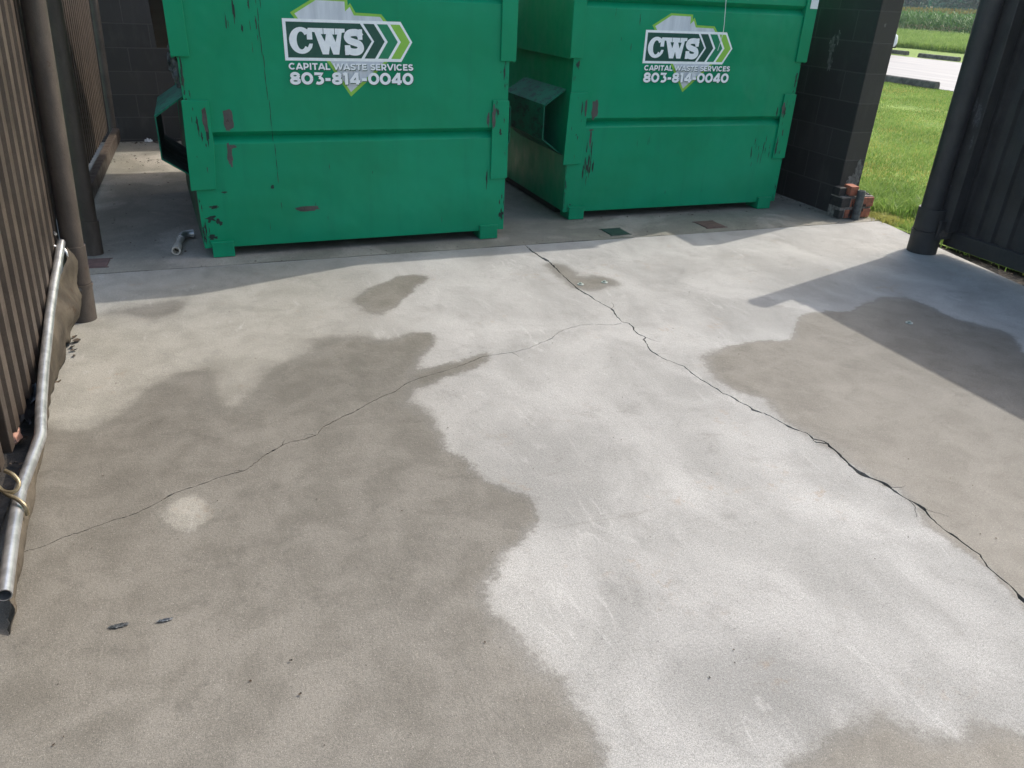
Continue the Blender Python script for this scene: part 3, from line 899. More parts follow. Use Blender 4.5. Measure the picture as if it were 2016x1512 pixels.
# right gate, swung open along the edge of the slab
gate = thing("metal_gate", (4.72, 3.8, 0), "open dark slate corrugated metal gate over the edge of the slab on the right", "gate")
corrugated(-2.55, -.05, .165, 1.70, .024, .118, -.012).build("corrugated_panel", M_SLATE, gate)
for y in (-.02, -1.3, -2.6):
    mb = MB(); mb.box(-.03, .03, y - .03, y + .03, .168, 1.698)
    mb.build("stile", M_SLATE, gate, bevel=.004)
mb = MB(); mb.box(-.034, .034, -2.64, .02, .062, .165)
mb.build("bottom_rail", M_SLATE, gate, bevel=.004)
mb = MB(); mb.box(-.032, .032, -2.64, .02, 1.70, 1.755)
mb.build("top_rail", M_SLATE, gate, bevel=.004)
mb = MB(); mb.box(-.115, -.034, -.062, .055, .17, 1.69)
hb = mb.build("hinge_bar", M_SLATE, gate, bevel=.004)
for cy, cz, w, h, k in ((-.02, .92, .05, .17, 41), (.015, .98, .03, .10, 42), (-.035, .76, .02, .12, 43), (.01, .62, .012, .06, 44), (.02, .47, .02, .03, 45)):
    mb = MB(); mb.poly([(-.1162 - .0003 * (k - 40), y, z) for y, z in blotch(cy, cz, w, h, k, 20, .5)][::-1])
    mb.build("scraped_patch", M_SCRAPE, hb)

# fence along the left side of the pad
fence = thing("metal_fence", (-.76, 5.04, 0), "dark corrugated metal fence between two posts left of the first dumpster", "fence")
fence.rotation_euler = (0, R(2.2), 0)
corrugated(.10, 3.42, .17, 1.75, .02, .112, -.20).build("corrugated_panel", M_BROWN, fence)
mb = MB(); mb.tube([(0, 0, -.02), (0, 0, 1.8)], .047, 24); mb.tube([(0, 0, -.02), (0, 0, .20)], .053, 24)
mb.build("post", M_BROWN_DARK, fence, smooth=True)
mb = MB(); mb.tube([(-.165, 3.68, -.02), (-.165, 3.68, 1.8)], .034, 20)
mb.build("post", M_POST, fence, smooth=True)
mb = MB(); mb.box(-.17, -.105, .05, 3.66, .035, .15)
mb.build("bottom_rail", M_BROWN_DARK, fence, bevel=.01)
mb = MB(); mb.box(-.20, -.15, .05, 3.66, 1.70, 1.76)
mb.build("top_rail", M_BROWN_DARK, fence, bevel=.004)


# ---------------------------------------------------------------- lettering
def arc(cx, cy, rx, ry, a0, a1, n=14):
    return [(cx + rx * math.cos(R(a0 + (a1 - a0) * i / n)), cy + ry * math.sin(R(a0 + (a1 - a0) * i / n))) for i in range(n + 1)]


H_ = .115      # half a stroke, letters are one unit high
GLYPH = {
    'C': (.98, [arc(.50, .5, .38, .385, 42, 318, 24)]),
    'A': (1.02, [[(.09, 0), (.51, .98)], [(.93, 0), (.51, .98)], [(.26, .27), (.76, .27)]]),
    'P': (.84, [[(.17, 0), (.17, 1)], [(.1, .885), (.45, .885)] + arc(.45, .62, .24, .265, 90, -90, 10) + [(.1, .355)]]),
    'I': (.40, [[(.2, 0), (.2, 1)]]),
    'T': (.84, [[(.04, .885), (.80, .885)], [(.42, 0), (.42, 1)]]),
    'L': (.74, [[(.17, 0), (.17, 1)], [(.1, .115), (.70, .115)]]),
    'W': (1.40, [[(.07, 1), (.40, .06)], [(.40, .06), (.70, .94)], [(.70, .94), (1.0, .06)], [(1.0, .06), (1.33, 1)]]),
    'S': (.82, [[(.68, .80)] + arc(.41, .70, .27, .19, 50, 180, 10) + [(.20, .58), (.45, .50), (.66, .40)] + arc(.42, .30, .28, .19, 10, -120, 10) + [(.10, .20)]]),
    'E': (.80, [[(.17, 0), (.17, 1)], [(.1, .885), (.72, .885)], [(.1, .5), (.66, .5)], [(.1, .115), (.74, .115)]]),
    'R': (.88, [[(.17, 0), (.17, 1)], [(.1, .885), (.46, .885)] + arc(.46, .635, .24, .25, 90, -90, 10) + [(.1, .385)], [(.42, .36), (.74, 0)]]),
    'V': (1.0, [[(.08, 1), (.50, .04)], [(.92, 1), (.50, .04)]]),
    '8': (.86, [arc(.43, .715, .25, .18, 0, 360, 24), arc(.43, .29, .29, .185, 0, 360, 24)]),
    '0': (.94, [arc(.47, .5, .335, .385, 0, 360, 28)]),
    '3': (.84, [[(.09, .885), (.72, .885), (.44, .60)], arc(.40, .34, .29, .235, 85, -130, 14)]),
    '1': (.52, [[(.30, 0), (.30, 1)], [(.05, .83), (.30, .93)]]),
    '4': (.92, [[(.64, 0), (.64, 1)], [(.62, .96), (.12, .27)], [(.06, .255), (.88, .255)]]),
    '-': (.56, [[(.08, .42), (.48, .42)]]),
    ' ': (.42, []),
}


def text_shape(body, half):
    """bold geometric capitals and figures: quads scaled to the unit square"""
    out = []; x = 0.0; k = 0
    for ch in body:
        w, lines = GLYPH[ch]
        for ln in lines:
            k += 1
            out += [(k, [(px + x, py) for px, py in q]) for q in stroke(ln, 2 * half)]
        x += w
    return [(k, [(px / x, py) for px, py in q]) for k, q in out]


def stroke(pts, w):
    """thick polyline as quads"""
    P = [Vector(p) for p in pts]; n = len(P); out = []
    L, Rr = [], []
    for i in range(n):
        d = (P[min(i + 1, n - 1)] - P[max(i - 1, 0)]).normalized(); q = Vector((-d.y, d.x))
        ww = (w[i] if isinstance(w, list) else w) / 2
        L.append(P[i] + q * ww); Rr.append(P[i] - q * ww)
    return [[tuple(L[i]), tuple(L[i + 1]), tuple(Rr[i + 1]), tuple(Rr[i])] for i in range(n - 1)]


TXT_NAME = text_shape("CAPITAL WASTE SERVICES", .112)
TXT_NUM = text_shape("803-814-0040", .122)


def spline(P, m=8):
    P = [Vector(p) for p in P]; out = []
    for i in range(len(P) - 1):
        p0, p1, p2, p3 = P[max(i - 1, 0)], P[i], P[i + 1], P[min(i + 2, len(P) - 1)]
        for k in range(m):
            u = k / m
            out.append(tuple(.5 * ((2 * p1) + (p2 - p0) * u + (2 * p0 - 5 * p1 + 4 * p2 - p3) * u * u + (3 * p1 - p0 - 3 * p2 + p3) * u ** 3)))
    return out + [tuple(P[-1])]


t = NT("silver print")
s_ = t.n.new("ShaderNodeSeparateXYZ"); t.l.new(t.co, s_.inputs[0])
M_SILVER = t.done(t.mix(t.ramp(t.noise(7, 4, .6, stretch=(3, 1, .4)), .3, .7), (.52, .55, .60), (.66, .69, .74)), .4)
M_INK_WHITE = simple("white print", (.82, .84, .86), (.90, .91, .92), 30, .4, .0002)
M_INK_DARK = simple("dark green print", (.006, .065, .048), (.008, .075, .055), 30, .4, .0002)
M_INK_MID = simple("green print", (.004, .20, .095), (.006, .22, .105), 30, .4, .0002)
M_INK_LIME = simple("lime print", (.24, .50, .06), (.26, .53, .07), 30, .4, .0002)
INKS = [M_INK_LIME, M_SILVER, M_INK_WHITE, M_INK_DARK, M_INK_MID]


def logo(parent, ox, oz):
    """decal in millimetres from the lower left of the frame; each colour layer sits a fraction of a millimetre further out"""
    m = MB()
    lay = [0]
    def P(poly, mi, step=True):
        if step:
            lay[0] += 1
        m.poly([(ox + x / 1000, -.0006 - .00035 * lay[0], oz + z / 1000) for x, z in poly], mi)
    P([(219, 0), (39, 242), (177, 322), (356, 319), (359, 286), (372, 300), (400, 252), (548, 248), (588, 203), (581, -3), (352, -197)], 0)
    P([(240, 0), (62, 237), (183, 308), (341, 306), (342, 256), (369, 280), (391, 237), (540, 234), (566, 203), (558, -3), (352.5, -172)], 1)
    P([(-8, -4), (-8, 212), (660, 212), (728, 104), (660, -4)], 2)
    P([(10, 12), (10, 196), (423, 196), (487, 104), (423, 12)], 3)
    for i, (x0, x1, mi) in enumerate(((441, 503, 3), (521, 581, 4), (599, 654, 0))):
        P([(x0, 196), (x1, 196), (x1 + 60, 104), (x1, 12), (x0, 12), (x0 + 60, 104)], mi, False)
    # slab serif letters
    lay[0] += 1
    cx, cz = 88, 101
    arc = []
    for i in range(41):
        a = R(38 + 284 * i / 40)
        arc.append((math.cos(a), math.sin(a)))
    for i in range(40):
        (c0, s0), (c1, s1) = arc[i], arc[i + 1]
        P([(cx + 66 * c0, cz + 69 * s0), (cx + 66 * c1, cz + 69 * s1), (cx + 25 * c1, cz + 46 * s1), (cx + 25 * c0, cz + 46 * s0)], 2, False)
    lay[0] += 1
    P([(120, 107), (150, 107), (150, 166), (129, 166), (120, 150)], 2)
    P([(132, 86), (151, 86), (144, 62), (128, 54), (118, 60)], 2, False)
    P([(128, 148), (128, 167), (334, 167), (334, 148), (316, 146), (296, 31), (262, 31), (246, 76), (237, 31), (202, 31), (164, 146)], 2)
    for tri in ([(199, 137), (227, 137), (219, 98)], [(262, 136), (290, 136), (279, 97)], [(210.5, 168), (213.5, 168), (213.5, 137), (210.5, 137)], [(274.5, 168), (277.5, 168), (277.5, 136), (274.5, 136)]):
        P(tri, 3, tri[0][0] == 199)
    S = spline([(424, 128), (409, 146), (385, 149), (358, 144), (345, 125), (356, 108), (383, 98), (412, 88), (421, 66), (407, 50), (382, 46), (356, 52), (341, 68)])
    lay[0] += 1
    for i, q in enumerate(stroke(S, 37)):
        lay[0] += .15
        P(q, 2, False)
    P([(405, 112), (432, 112), (432, 167), (413, 167), (405, 150)], 2)
    P([(329, 30), (350, 30), (361, 40), (361, 82), (329, 82)], 2, False)
    # writing below
    for Q, x0, x1, z0, z1 in ((TXT_NAME, 6, 730, -51, -15), (TXT_NUM, 6, 730, -130, -64)):
        for dx, dz, mi in ((3, -4, 3), (0, 0, 2)):
            lay[0] += 1
            for k, q in Q:
                y = -.0006 - .00035 * lay[0] - .00004 * (k % 5)
                m.poly([(ox + (x0 + dx + x * (x1 - x0)) / 1000, y, oz + (z0 + dz + z * (z1 - z0)) / 1000) for x, z in q], mi)
    return m.build("logo_sticker", INKS, parent)


# ---------------------------------------------------------------- dumpsters
t = NT("green dumpster paint")
sp = t.n.new("ShaderNodeSeparateXYZ"); t.l.new(t.co, sp.inputs[0])
c = t.mix(t.ramp(t.noise(1.3, 4, .6), .3, .7), (.0, .235, .105), (.0, .275, .135))
c = t.mix(t.math('MULTIPLY', t.ramp(t.noise(7, 6, .7, stretch=(1.6, 1.6, .12)), .5, .75), .3), c, (.0, .17, .085))
c = t.mix(t.math('MULTIPLY', t.ramp(t.noise(26, 6, .75, stretch=(1.4, 1.4, .35)), .675, .72), .75), c, (.004, .045, .032))
c = t.mix(t.math('MULTIPLY', t.ramp(t.noise(11, 5, .7), .56, .75), .15), c, (.02, .26, .17))
wave = t.bump(t.noise(2.0, 3, .5), .8, .045)
M_GREEN = t.done(c, t.ramp(t.noise(5, 5, .65), .3, .7, .34, .5), t.bump(t.noise(240, 3), .12, .0012, wave), None, .25)
t = NT("grimy green paint")
c = t.mix(t.ramp(t.noise(3, 6, .7, stretch=(1, 1, .4)), .42, .6), (.002, .13, .065), (.065, .05, .035))
M_GRIME = t.done(c, .6, t.bump(t.noise(4, 4), .6, .02))

t = NT("scraped green paint")
c = t.mix(t.ramp(t.noise(4, 5, .6), .35, .65), (.0, .11, .065), (.0, .17, .095))
c = t.mix(t.math('MULTIPLY', t.ramp(t.noise(20, 6, .8, stretch=(1, .5, 1)), .48, .6), .8), c, (.008, .028, .026))
M_POCKET = t.done(c, .68, t.bump(t.noise(60, 4), .4, .003), None, .3)

W, DEP, TOP = 1.92, 1.78, 2.06


def dumpster(loc, rz, label, bulge, marks, lids_open):
    D = thing("dumpster", loc, label, "dumpster", "green front-load dumpsters in the enclosure", rz)
    m = MB()
    prof = [(0, .055), (0, .660), (.042, .698), (0, .727), (0, 1.438), (.042, 1.476), (0, 1.505), (0, TOP)]
    xa, xb = .06, W - .06
    for x0, x1 in ((0, xa), (xb, W)):
        m.poly([(x0, 0, .055), (x1, 0, .055), (x1, 0, TOP), (x0, 0, TOP)])
    for (ya, za), (yb, zb) in zip(prof, prof[1:]):
        m.poly([(xa, ya, za), (xb, ya, za), (xb, yb, zb), (xa, yb, zb)])
    for k in (1, 4):
        for x in (xa, xb):
            m.poly([(x, prof[k][0], prof[k][1]), (x, prof[k + 1][0], prof[k + 1][1]), (x, prof[k + 2][0], prof[k + 2][1])])
    bl = -bulge
    # left side as a grid so that it can bow outwards
    n = 8
    def sx(f, z):
        return bl * f * (1 - max(0, min(1, (z - .3) / .9)) * .75)
    zs = (.062, .4, .75, 1.1, TOP)
    for i in range(n):
        f0, f1 = i / n, (i + 1) / n
        for za, zb in zip(zs, zs[1:]):
            m.poly([(sx(f0, za), DEP * f0, za), (sx(f0, zb), DEP * f0, zb), (sx(f1, zb), DEP * f1, zb), (sx(f1, za), DEP * f1, za)], 3 if (bulge and za < .5) else 0)
    m.poly([(W, 0, .055), (W, DEP, .055), (W, DEP, TOP), (W, 0, TOP)])
    m.poly([(sx(1, .062), DEP, .055), (W, DEP, .055), (W, DEP, TOP), (0 if not bulge else sx(1, TOP), DEP, TOP)][::-1])
    m.poly([(0, 0, .06), (W, 0, .06), (W, DEP, .06), (sx(1, .062), DEP, .06)])
    m.box(.02, W - .02, .03, DEP - .02, .075, .09, 4)
    # top edge thickness
    m.box(-.012, W + .012, -.02, .03, TOP, TOP + .05); m.box(-.012, W + .012, DEP - .03, DEP + .02, TOP, TOP + .05)
    m.box(-.012, .03, .032, DEP - .032, TOP, TOP + .05); m.box(W - .03, W + .012, .032, DEP - .032, TOP, TOP + .05)
    # paint wear on the front
    lv = 0
    for i, (cx, cz, w, h, mi, kw) in enumerate(marks):
        lv = .0007 + .0003 * (i % 5)
        y = -lv - (.0155 if kw.get('strip') else 0) - kw.get('dy', 0)
        m.poly([(x, y, z) for x, z in blotch(cx, cz, w, h, i * 7 + 3, kw.get('n', 18), kw.get('jag', .25), kw.get('p', 3))], mi)
    m.build("body", [M_GREEN, M_PRIMER, M_SCUFF, M_GRIME, M_BLACK, M_RUST], D)
    # upper corner posts with the side band behind them
    for s in (0, 1):
        m = MB()
        x0, x1 = (-.032, .062) if s == 0 else (W - .062, W + .04)
        m.box(x0, x1, -.014, -.001, 1.122, TOP - .001)
        m.box(-.032 if s == 0 else W + .026, -.018 if s == 0 else W + .04, 0, DEP, 1.115, TOP - .001)
        m.build("corner_post", M_GREEN, D, bevel=.003)
    # lower corner plates
    for s in (0, 1):
        m = MB()
        pts = [(.128, .898), (.128, .66), (.108, .408), (-.03, .404), (-.012, .90)] if s == 0 else [(W + .005, .89), (W + .008, .405), (W - .108, .400), (W - .106, .892)]
        m.prism(pts, 'y', -.0155, -.001)
        m.build("corner_plate", M_GREEN, D, bevel=.003)
    # feet
    for x, y in ((.042, -.022), (W - .175, -.022), (.042, DEP - .14), (W - .175, DEP - .14)):
        m = MB(); m.box(x, x + .125, y, y + .16, .0, .09); m.box(x - .004, x + .129, y - .003, y + .02, .086, .094)
        m.build("foot", M_GREEN, D, bevel=.004)
    for x in (.03, W - .13):
        m = MB(); m.box(x, x + .1, .2, DEP - .2, .0, .056)
        m.build("skid", M_BLACK, D)
    # fork pockets
    for s in (-1, 1):
        base = -.002 if s < 0 else W + .002
        m = MB()
        y0, y1 = (.085, .90) if s < 0 else (.36, 1.18)
        sec = [(0, .912), (.162, .806), (.162, .566), (0, .456)]
        def X(u):
            return base + s * u
        b = len(m.v)
        outer = [(X(u), z) for u, z in sec]; inner = [(X(max(u - .007, 0)), z + (-.008 if k < 2 else .008)) for k, (u, z) in enumerate(sec)]
        for (o0, o1, i0, i1) in zip(outer, outer[1:], inner, inner[1:]):
            for y, fl in ((y0, 1), (y1, 0)):
                m.poly([(o0[0], y, o0[1]), (o1[0], y, o1[1]), (i1[0], y, i1[1]), (i0[0], y, i0[1])])
            m.poly([(o0[0], y0, o0[1]), (o1[0], y0, o1[1]), (o1[0], y1, o1[1]), (o0[0], y1, o0[1])])
            m.poly([(i0[0], y0, i0[1]), (i1[0], y0, i1[1]), (i1[0], y1, i1[1]), (i0[0], y1, i0[1])], 1)  # inside faces near-black, unlike the outside
        m.build("fork_pocket", [M_POCKET, M_SCUFF], D)
    # plastic lids hinged on the rear edge
    for x0, x1 in ((-.18, W * .5 - .01), (W * .5 + .01, W + .05)):
        m = MB()
        if lids_open:
            m.prism([(DEP + .02, TOP + .06), (DEP + .05, TOP + .075), (DEP + 1.03, .99), (DEP + .995, .965)], 'x', x0, x1)
        else:
            xs = max(x0, -.03)
            m.prism([(-.05, TOP + .052), (-.05, TOP + .075), (DEP * .5, TOP + .10), (DEP + .03, TOP + .09), (DEP + .03, TOP + .052)], 'x', xs, x1)
        m.build("lid", M_BLACK, D, bevel=.006)
    return D


S_ = dict(strip=1)
D1_MARKS = [(.222, .795, .052, .112, 1, dict(p=6, jag=.12)), (.215, .765, .03, .07, 5, dict(p=2, dy=.0016)), (.205, .60, .03, .13, 1, dict(jag=.4)), (.222, .645, .05, .02, 1, dict(jag=.3, p=4)),
            (.098, .80, .030, .15, 1, dict(strip=1, p=2)), (.10, .74, .02, .16, 2, dict(strip=1, p=2, jag=.5)), (.055, .78, .012, .14, 2, dict(strip=1, p=2, jag=.6)), (.07, .70, .01, .06, 2, dict(strip=1, jag=.6)),
            (W - .098, .795, .024, .15, 1, dict(strip=1, p=2, jag=.35)), (W - .07, .82, .02, .05, 2, dict(strip=1, p=2, jag=.6)), (W - .052, .70, .02, .05, 2, dict(strip=1, p=2, jag=.7)),
            (W - .13, .775, .018, .10, 1, dict(p=1.6, jag=.4)),
            (.62, .265, .165, .034, 1, dict(p=2, jag=.25)), (.61, .265, .09, .022, 5, dict(p=2, jag=.3, dy=.0015)), (.425, .405, .022, .026, 2, dict(p=2, jag=.3)),
            (.055, .235, .06, .045, 2, dict(jag=.6, p=2)), (.10, .21, .035, .04, 2, dict(jag=.6, p=2)), (.085, .30, .06, .02, 2, dict(jag=.7, p=2)), (.05, .12, .06, .03, 2, dict(jag=.7, p=2)), (.02, .18, .012, .09, 2, dict(jag=.7, p=2)),
            (.315, 1.36, .012, .13, 2, dict(jag=.5, p=2)), (.35, 1.27, .010, .05, 2, dict(jag=.5, p=2)), (.27, 1.30, .008, .09, 2, dict(jag=.5, p=2)), (.395, 1.39, .01, .05, 2, dict(jag=.5, p=2)), (.425, 1.30, .008, .06, 2, dict(jag=.5, p=2)),
            (.15, .385, .03, .012, 2, dict(jag=.5, p=2)), (W - .02, .16, .03, .09, 2, dict(jag=.7, p=2)), (W - .13, .40, .012, .12, 2, dict(jag=.6, p=2)),
            (W - .03, 1.06, .014, .1, 2, dict(jag=.6, p=2)), (.012, 1.03, .016, .15, 2, dict(jag=.6, p=2))]
# one long hairline scratch
for i in range(13):
    zz = 1.44 - i * .08
    D1_MARKS.append((.435 + .030 * i / 12 + .003 * math.sin(i * 2), zz - .02, .0045, .095, 2, dict(jag=.35, p=1.5, n=10)))
D2_MARKS = [(.195, .79, .05, .125, 1, dict(p=5, jag=.2)), (.185, .75, .02, .08, 5, dict(p=2, dy=.0016)), (.178, .585, .018, .13, 1, dict(jag=.4, p=2)), (.18, .645, .035, .012, 1, dict(jag=.4)),
            (.115, .80, .020, .13, 1, dict(strip=1, p=2)), (.085, .80, .014, .1, 2, dict(strip=1, p=2, jag=.6)),
            (W - .098, .79, .03, .13, 1, dict(strip=1, p=2, jag=.4)), (W - .08, .75, .02, .1, 2, dict(strip=1, p=2, jag=.5)), (W - .095, .50, .016, .14, 2, dict(strip=1, p=2, jag=.6)), (W - .06, .60, .012, .07, 2, dict(strip=1, p=2, jag=.6)),
            (W - .14, .76, .016, .08, 2, dict(p=1.7, jag=.4)), (.04, 1.08, .02, .06, 2, dict(p=2, jag=.6)), (W - .02, 1.0, .02, .12, 2, dict(p=2, jag=.6)), (.055, .11, .014, .012, 2, dict(p=2))]
rg = random.Random(5)
for i in range(15):
    D2_MARKS.append((.175 + rg.gauss(0, .03), .40 + rg.gauss(0, .05), rg.uniform(.006, .014), rg.uniform(.05, .12), 2, dict(jag=.5, p=2)))
for i in range(13):
    D2_MARKS.append((1.68 + rg.gauss(0, .045), .47 + rg.gauss(0, .035), rg.uniform(.005, .011), rg.uniform(.04, .1), 2, dict(jag=.5, p=2)))

for marks, seed in ((D1_MARKS, 3), (D2_MARKS, 4)):
    rg = random.Random(seed)
    for i in range(24):
        left = rg.random() < .6
        z = rg.choice((rg.uniform(.06, .4), rg.uniform(.9, 1.12), rg.uniform(.06, .25)))
        x = rg.gauss(.012, .016) if left else W - abs(rg.gauss(.0, .014)) - .004
        marks.append((max(x, .006), z, rg.uniform(.004, .012), rg.uniform(.012, .06), 2, dict(jag=.7, p=2)))
    for i in range(12):
        left = rg.random() < .6
        x = rg.uniform(.0, .10) if left else W - rg.uniform(.01, .09)
        marks.append((x, rg.uniform(.45, .88), rg.uniform(.003, .008), rg.uniform(.012, .045), 2, dict(strip=1, jag=.7, p=2)))
    for i in range(7):
        marks.append((rg.uniform(.2, 1.7), rg.uniform(.1, .62), rg.uniform(.002, .005), rg.uniform(.02, .07), 2, dict(jag=.6, p=1.6)))
    for i in range(5):
        marks.append((rg.uniform(.15, .5), rg.uniform(1.15, 1.43), rg.uniform(.002, .006), rg.uniform(.03, .09), 2, dict(jag=.6, p=1.6)))

D1 = dumpster((-.13, 4.815, 0), R(.9), "green dumpster in the left bay with long black scratch down its front", .085, D1_MARKS, True)
logo(D1, .572, 1.113)
D2 = dumpster((2.385, 5.185, 0), 0, "green dumpster beside the black block wall with white string over its logo", 0, D2_MARKS, False)
logo(D2, .545, 1.100)
mb = MB(); mb.box(W - .03, W + .036, -.0175, -.0145, 1.49, 1.55)
mb.build("white_tag", M_WHITE, D2)

# string hanging from the second dumpster's lid
pts = [(1.19, -.012, 2.16), (1.17, -.075, 2.12), (1.155, -.06, 1.95), (1.142, -.03, 1.7), (1.140, -.022, 1.53), (1.150, -.021, 1.44), (1.158, -.02, 1.37), (1.160, -.02, 1.32), (1.152, -.02, 1.26), (1.136, -.021, 1.19)]
mb = MB(); mb.tube(pts, .0022, 6)
o = mb.build("string", M_WHITE, loc=(2.385, 5.185, 0), smooth=True)
tag(o, "thin white string hanging down over the second dumpster's logo", "string")

# ---------------------------------------------------------------- small things on the concrete
# pipe offcut with an elbow
pf = thing("pipe_offcut", (-.28, 5.05, 0), "short old pipe with elbow lying by the left dumpster", "pipe")
l = Vector((-.28, 5.05, 0))
mb = MB(); mb.tube([Vector(p) - l for p in ((-.293, 4.93, .027), (-.272, 5.17, .027))], .0185, 18, 0, .0145)
mb.build("pipe", M_STEEL_OLD, pf, smooth=True)
mb = MB(); mb.tube([Vector(p) - l for p in ((-.2965, 4.895, .027), (-.292, 4.95, .027))], .0262, 18, 0, .0175)
mb.tube([Vector(p) - l for p in ((-.290, 4.965, .027), (-.2865, 5.005, .027))], .0235, 18)
mb.build("coupling", M_STEEL_OLD, pf, smooth=True)
mb = MB(); mb.tube([Vector(p) - l for p in ((-.274, 5.15, .027), (-.269, 5.20, .027), (-.255, 5.235, .027), (-.230, 5.25, .027), (-.195, 5.252, .027))], [.024, .025, .025, .025, .027], 18, 0, .019)
mb.build("elbow", M_GALV, pf, smooth=True)


def plate(x0, x1, y0, y1, rot, mat, label, z=0.0):
    cx, cy = (x0 + x1) / 2, (y0 + y1) / 2; w, h = (x1 - x0) / 2, (y1 - y0) / 2
    m = MB(); m.box(-w, w, -h, h, -.004, .003)
    m.box(-w - .012, w + .012, -h - .012, -h - .001, -.004, .0015); m.box(-w - .012, w + .012, h + .001, h + .012, -.004, .0015)
    o = m.build("floor_plate", mat, loc=(cx, cy, z), bevel=.0015); o.rotation_euler = (0, 0, rot)
    return tag(o, label, "floor plate", "small steel plates let into the concrete")


M_PLATE_G = simple("dark green plate", (.012, .035, .028), (.025, .05, .04), 20, .5, .002)
M_PLATE_R = simple("red brown plate", (.075, .042, .036), (.11, .065, .055), 20, .7, .004)
plate(2.56, 2.71, 4.72, 4.87, R(3), M_PLATE_G, "dark green square plate in the floor before the second dumpster")
plate(3.37, 3.535, 4.74, 4.91, R(2), M_PLATE_R, "red brown square plate in the floor near the brick pier")
plate(-.79, -.665, 4.765, 4.915, R(-3), M_PLATE_R, "dull red plate in the floor at the foot of the left fence post")


def bolt():
    m = MB(); m.tube([(0, 0, 0), (0, 0, .003)], .019, 18); m.tube([(0, 0, .003), (0, 0, .009)], .010, 6); m.tube([(0, 0, .009), (0, 0, .012)], .005, 10)
    return m.build("anchor_bolt", simple("tarnished bolt", (.22, .28, .24), (.45, .48, .45), 40, .4, .001, 60, .2), smooth=False)


b0 = bolt()
for i, (x, y, lab) in enumerate(((1.909, 3.826, "small anchor bolt in the concrete right next to the long crack"),
                                 (2.064, 3.824, "small anchor bolt at the right end of the damp patch beside the crack"),
                                 (3.409, 2.832, "small anchor bolt in the shade of the right gate"))):
    o = b0 if i == 0 else b0.copy()
    if i:
        COL.objects.link(o)
    o.location = (x, y, 0); tag(o, lab, "bolt", "anchor bolts left in the slab")

# dead leaves and bits scattered over slab and dirt
mb = MB(); rg = random.Random(12)
def bit(x, y, s, z=.002):
    a = rg.uniform(0, 6.28); n = rg.randint(5, 8)
    e = rg.uniform(.3, .9)
    top = []
    for i in range(n):
        q = 2 * math.pi * i / n; r = s * rg.uniform(.6, 1.1)
        dx, dy = r * math.cos(q), r * math.sin(q) * e
        top.append((x + dx * math.cos(a) - dy * math.sin(a), y + dx * math.sin(a) + dy * math.cos(a), z + rg.uniform(0, .5) * s))
    b = len(mb.v); mb.v += top + [(x, y, z)]
    for i in range(n):
        mb.f.append((b + i, b + (i + 1) % n, b + n)); mb.m.append(0)
for _ in range(420):
    x = rg.uniform(-.6, 4.6); y = rg.uniform(1.0, 4.55)
    bit(x, y, rg.choice((.0015, .002, .002, .0025, .003, .004)))
for _ in range(60):
    bit(rg.uniform(-.8, -.2), rg.uniform(4.7, 8.7), rg.uniform(.004, .012), 0)
for _ in range(120):
    bit(rg.uniform(-.9, .3), 7.85 + rg.gauss(0, .12), rg.uniform(.004, .014), 0)
for _ in range(70):
    bit(rg.uniform(-.95, .5), 8.8 + rg.gauss(0, .05), rg.uniform(.008, .03), 0)
for _ in range(240):
    bit(-.82 + rg.gauss(0, .05), rg.uniform(1.6, 3.9), rg.uniform(.008, .022), .03)
for x, y, s in ((-.712, 3.72, .022), (-.70, 3.66, .026), (-.697, 3.56, .02), (-.71, 3.6, .02), (-.69, 3.5, .014), (.02, 1.46, .005), (.03, 1.35, .006), (.42, 1.98, .004), (.4, 1.3, .004)):
    bit(x, y, s, .004)
for _ in range(110):
    bit(rg.uniform(-.3, 4.6), 4.64 + abs(rg.gauss(0, .05)), rg.uniform(.002, .008), 0)
for _ in range(150):
    bit(4.66 - abs(rg.gauss(0, .06)), rg.uniform(4.95, 7), rg.uniform(.003, .012), 0)
for _ in range(60):
    bit(rg.uniform(2.4, 4.3), 5.1 + abs(rg.gauss(0, .12)), rg.uniform(.003, .01), 0)
for _ in range(130):
    y = rg.uniform(2.4, 4.7)
    bit(slab_right(y) + .03 + rg.uniform(0, .16), y, rg.uniform(.006, .016), -.025)
kind(tag(mb.build("leaf_litter", M_LITTER), "dead leaves and small dark bits scattered on the concrete", "litter"), "stuff")


def crumple(name, loc, rx, ry, h, mat, label, cat, seed, group=None):
    r = np.random.default_rng(seed); n = 14
    u = np.linspace(-1, 1, n); gx, gy = np.meshgrid(u, u)
    jx = gx * rx + r.normal(0, rx * .09, gx.shape); jy = gy * ry + r.normal(0, ry * .09, gx.shape)
    z = .003 + h * (r.uniform(0, 1, gx.shape) ** 1.6) * (1 - .6 * np.maximum(abs(gx), abs(gy)))
    i = np.arange(n * n).reshape(n, n)
    F = np.column_stack([i[:-1, :-1].ravel(), i[:-1, 1:].ravel(), i[1:, 1:].ravel(), i[1:, :-1].ravel()])
    k = (np.abs(gx) + np.abs(gy) + r.normal(0, .15, gx.shape))
    kk = (k[:-1, :-1] < 1.45).ravel()
    o = mesh_np(name, np.column_stack([jx.ravel(), jy.ravel(), z.ravel()]), F[kk], mat)
    o.location = loc
    return tag(o, label, cat, group)


